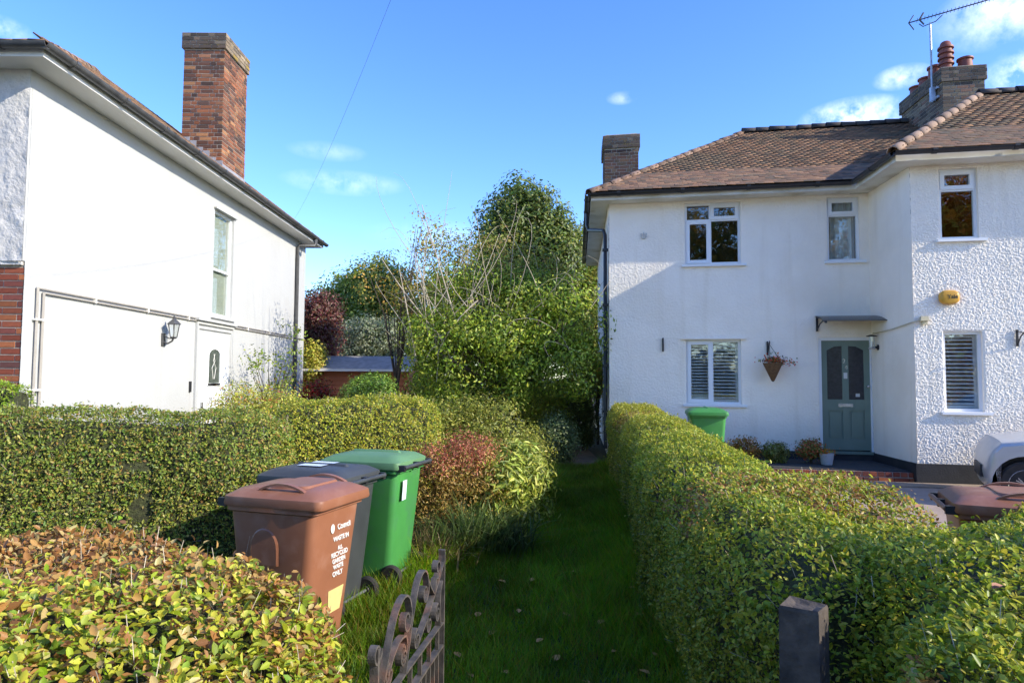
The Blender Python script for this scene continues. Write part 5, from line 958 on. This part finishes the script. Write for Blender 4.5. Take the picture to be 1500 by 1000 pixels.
# ---- shed and boards
sh = thing('garden_shed', 'orange-brown timber shed with grey felt roof behind the hedge', 'shed', (-4.6, 18.6, .25)); sx0, sx1, sy = at(452, 550, 17.9)[0]-.6, at(598, 550, 17.9)[0], 17.9; sz1 = at(520, 541, 17.9)[2]
MB().box(sx0, sx1, sy+.03, sy+2.2, .25, sz1).build('wall', M['wood'], sh)
for k in range(int((sz1-.3)/.125)):
    z = .28+k*.125; q = MB(); i = q.pts([(sx0-.01, sy+.028, z+.135), (sx1+.01, sy+.028, z+.135), (sx1+.01, sy-.002, z), (sx0-.01, sy-.002, z), (sx0-.01, sy+.03, z), (sx1+.01, sy+.03, z)]); q.face([i, i+1, i+2, i+3]); q.face([i+3, i+2, i+5, i+4]); q.build('board', M['wood'], sh)
q = MB(); zr = at(520, 527, 18.6)[2]; i = q.pts([(sx0-.12, sy-.18, sz1-.02), (sx1+.12, sy-.18, sz1-.02), (sx1+.12, sy+1.1, zr+.12), (sx0-.12, sy+1.1, zr+.12), (sx0-.12, sy+2.4, sz1), (sx1+.12, sy+2.4, sz1)]); q.face([i, i+1, i+2, i+3]); q.face([i+3, i+2, i+5, i+4]); q.build('roof', M['felt'], sh)
MB().box(sx0-.12, sx1+.12, sy-.2, sy-.17, sz1-.05, sz1+.01).build('fascia', M['whitesoffit'], sh)
fn = thing('board_fence', 'blue-grey vertical board fence beside the timber shed', 'fence', (sx1+.5, 18, .25))
for k in range(6): MB().box(sx1+.16+k*.115, sx1+.265+k*.115, 17.98+.012*(k % 2), 18.0+.012*(k % 2), .25, 2.02-.02*(k % 2)).build('board', M['fence'], fn)
# ---- pots and low plants by the house wall
for k, (x, y, Y, r, pal, lab) in enumerate([(1088, 655, 11.95, .22, [(.20, .10, .04), (.14, .09, .03), (.10, .09, .03)], 'low rusty brown plant against the plinth beneath the hanging basket'), (1136, 661, 11.75, .20, [(.08, .10, .04), (.06, .08, .03)], 'low grey-green plant against the plinth left of the door'), (1188, 657, 11.6, .17, [(.07, .09, .03), (.20, .06, .04), (.10, .11, .04)], 'spiky potted plant with reddish flowers beside the door step')]):
    p = at(x, y, Y); plant('wall_plant', lab, 'plant', (p[0], Y, .25), [(p[0], Y, p[2], r*1.2, r, r*.9)], 60, 30, .05, pal, None, .07, .4, .012)
p = at(1211, 668, 11.45); pt = thing('flower_pot', 'white pot of orange flowers on the porch step beside the door', 'flower pot', (p[0], 11.45, .43)); q = MB(); q.lathe([(.085, .43), (.09, .44), (.115, .60), (.12, .62), (.10, .61)], (p[0], 11.45, 0), 2, 20); q.build('pot', M['potwhite'], pt, smooth=True)
n = 180; pos = np.array([p[0], 11.45, .64]) + rng.normal(0, 1, (n, 3))*np.array([.075, .06, .025]); o = put('flowers', leaf_mesh('flowers', pos, rng.normal(size=(n, 3)), rng.normal(size=(n, 3))+[0, 0, 1], rng.uniform(.02, .035, n), .8, pick([(.40, .14, .03), (.30, .08, .02), (.10, .11, .03)], n), M['leaf']), pt); o['kind'] = 'stuff'
# ---- lawn grass and fallen leaves
n = 150000; y = 2.0 + 10*rng.random(n)**1.55; l_, r_ = lbf(y), rbf(y)+.15; x = l_ + (r_-l_)*rng.random(n); keep = ~((y < 3.4) & (x < -.75)); x, y = x[keep], y[keep]; n = len(x)
h = (.045+.05*rng.random(n))*(1+.8*vn(np.stack([x, y, x*0], 1), 1.4, 60)); near = np.exp(-((x+1.1)**2+(y-5.7)**2)*2.0); edge_ = np.exp(-np.minimum(np.abs(x-lbf(y)), np.abs(rbf(y)-x))*7); h = h*(1+1.0*near+1.1*edge_)*(.6+.8*vn(np.stack([x, y, x*0], 1), 5, 66)); a = rng.random(n)*2*PI; wd = .0022+.0016*rng.random(n)+y*.00035; b = np.stack([x, y, gz(x, y)+.004], 1); sd = np.stack([np.cos(a), np.sin(a), a*0], 1); ln = np.stack([rng.normal(0, .5, n), rng.normal(0, .5, n), np.ones(n)], 1)*h[:, None]
V = np.stack([b-sd*wd[:, None], b+sd*wd[:, None], b+ln], 1).reshape(-1, 3); F = np.arange(n*3).reshape(-1, 3); g = pick([(.06, .135, .004), (.05, .105, .003), (.09, .16, .008), (.13, .13, .02), (.10, .07, .02)], n, [.38, .28, .18, .10, .06])*.82*(.35+1.2*vn(b, 1.6, 61)[:, None])*(.75+.5*vn(b, 7, 62)[:, None])
o = put('grass', mesh_np('grass', V, F, M['grass'], np.repeat(g, 3, 0))); tag(o, 'short green lawn grass of the shaded path between the hedges', 'grass', kind='stuff')
for k, (x_, y_) in enumerate([(740, 985), (945, 985), (735, 862), (700, 905), (870, 800), (935, 905), (900, 955), (530, 965), (790, 940), (840, 850), (860, 1000), (670, 960), (925, 870), (880, 915), (760, 900), (815, 965), (905, 830), (850, 770), (690, 990), (780, 860), (960, 960), (830, 905), (875, 740), (720, 930)]):
    d = ray(x_, y_); t_ = -(CAMZ-.05)/d[2]; p = np.array([0, 0, CAMZ])+d*t_; s = rng.uniform(.04, .065); a = rng.random()*6.28
    q = MB((np.array([p[0], p[1], ground_z(p[0], p[1])+.055]), np.array([math.cos(a), math.sin(a), .15])*s, np.array([-math.sin(a), math.cos(a), .1])*s, RZ*s)); i = q.pts([(-.6, 0, .02), (-.2, .42, .14), (.3, .34, .10), (.75, 0, .0), (.3, -.34, .12), (-.2, -.42, .16), (0, 0, .02)])
    for j in range(6): q.face([i+6, i+j, i+(j+1) % 6])
    if k == 0: mfl = mat('fallen_leaf', (.62, .27, .06), (.45, .20, .06), .7, 9)
    tag(q.build('fallen_leaf', mfl), 'fallen orange-brown leaf lying on the shaded lawn', 'leaf', 'fallen leaves on the lawn')
for k, (x_, y_, lab) in enumerate([(1290, 760, 'curled orange leaf lying on the hedge beside the driveway'), (1345, 742, 'pale curled leaf on the hedge below the brown bin lid'), (1460, 860, 'orange-brown leaf on the hedge right of the timber post')]):
    d = ray(x_, y_); t_ = -(CAMZ-1.23)/d[2]; p = np.array([0, 0, CAMZ])+d*t_; s = .032
    q = MB((p, np.array([.9, .3, .1])*s, np.array([-.3, .9, .3])*s, np.array([0, -.3, 1])*s)); i = q.pts([(-.7, 0, .0), (-.2, .42, .3), (.3, .34, .25), (.9, 0, .05), (.3, -.34, .3), (-.2, -.42, .3), (0, 0, .02)])
    for j in range(6): q.face([i+6, i+j, i+(j+1) % 6])
    tag(q.build('fallen_leaf', mat('hedge_leaf', (.30, .09, .03), (.22, .07, .03), .6, 9)), lab, 'leaf')
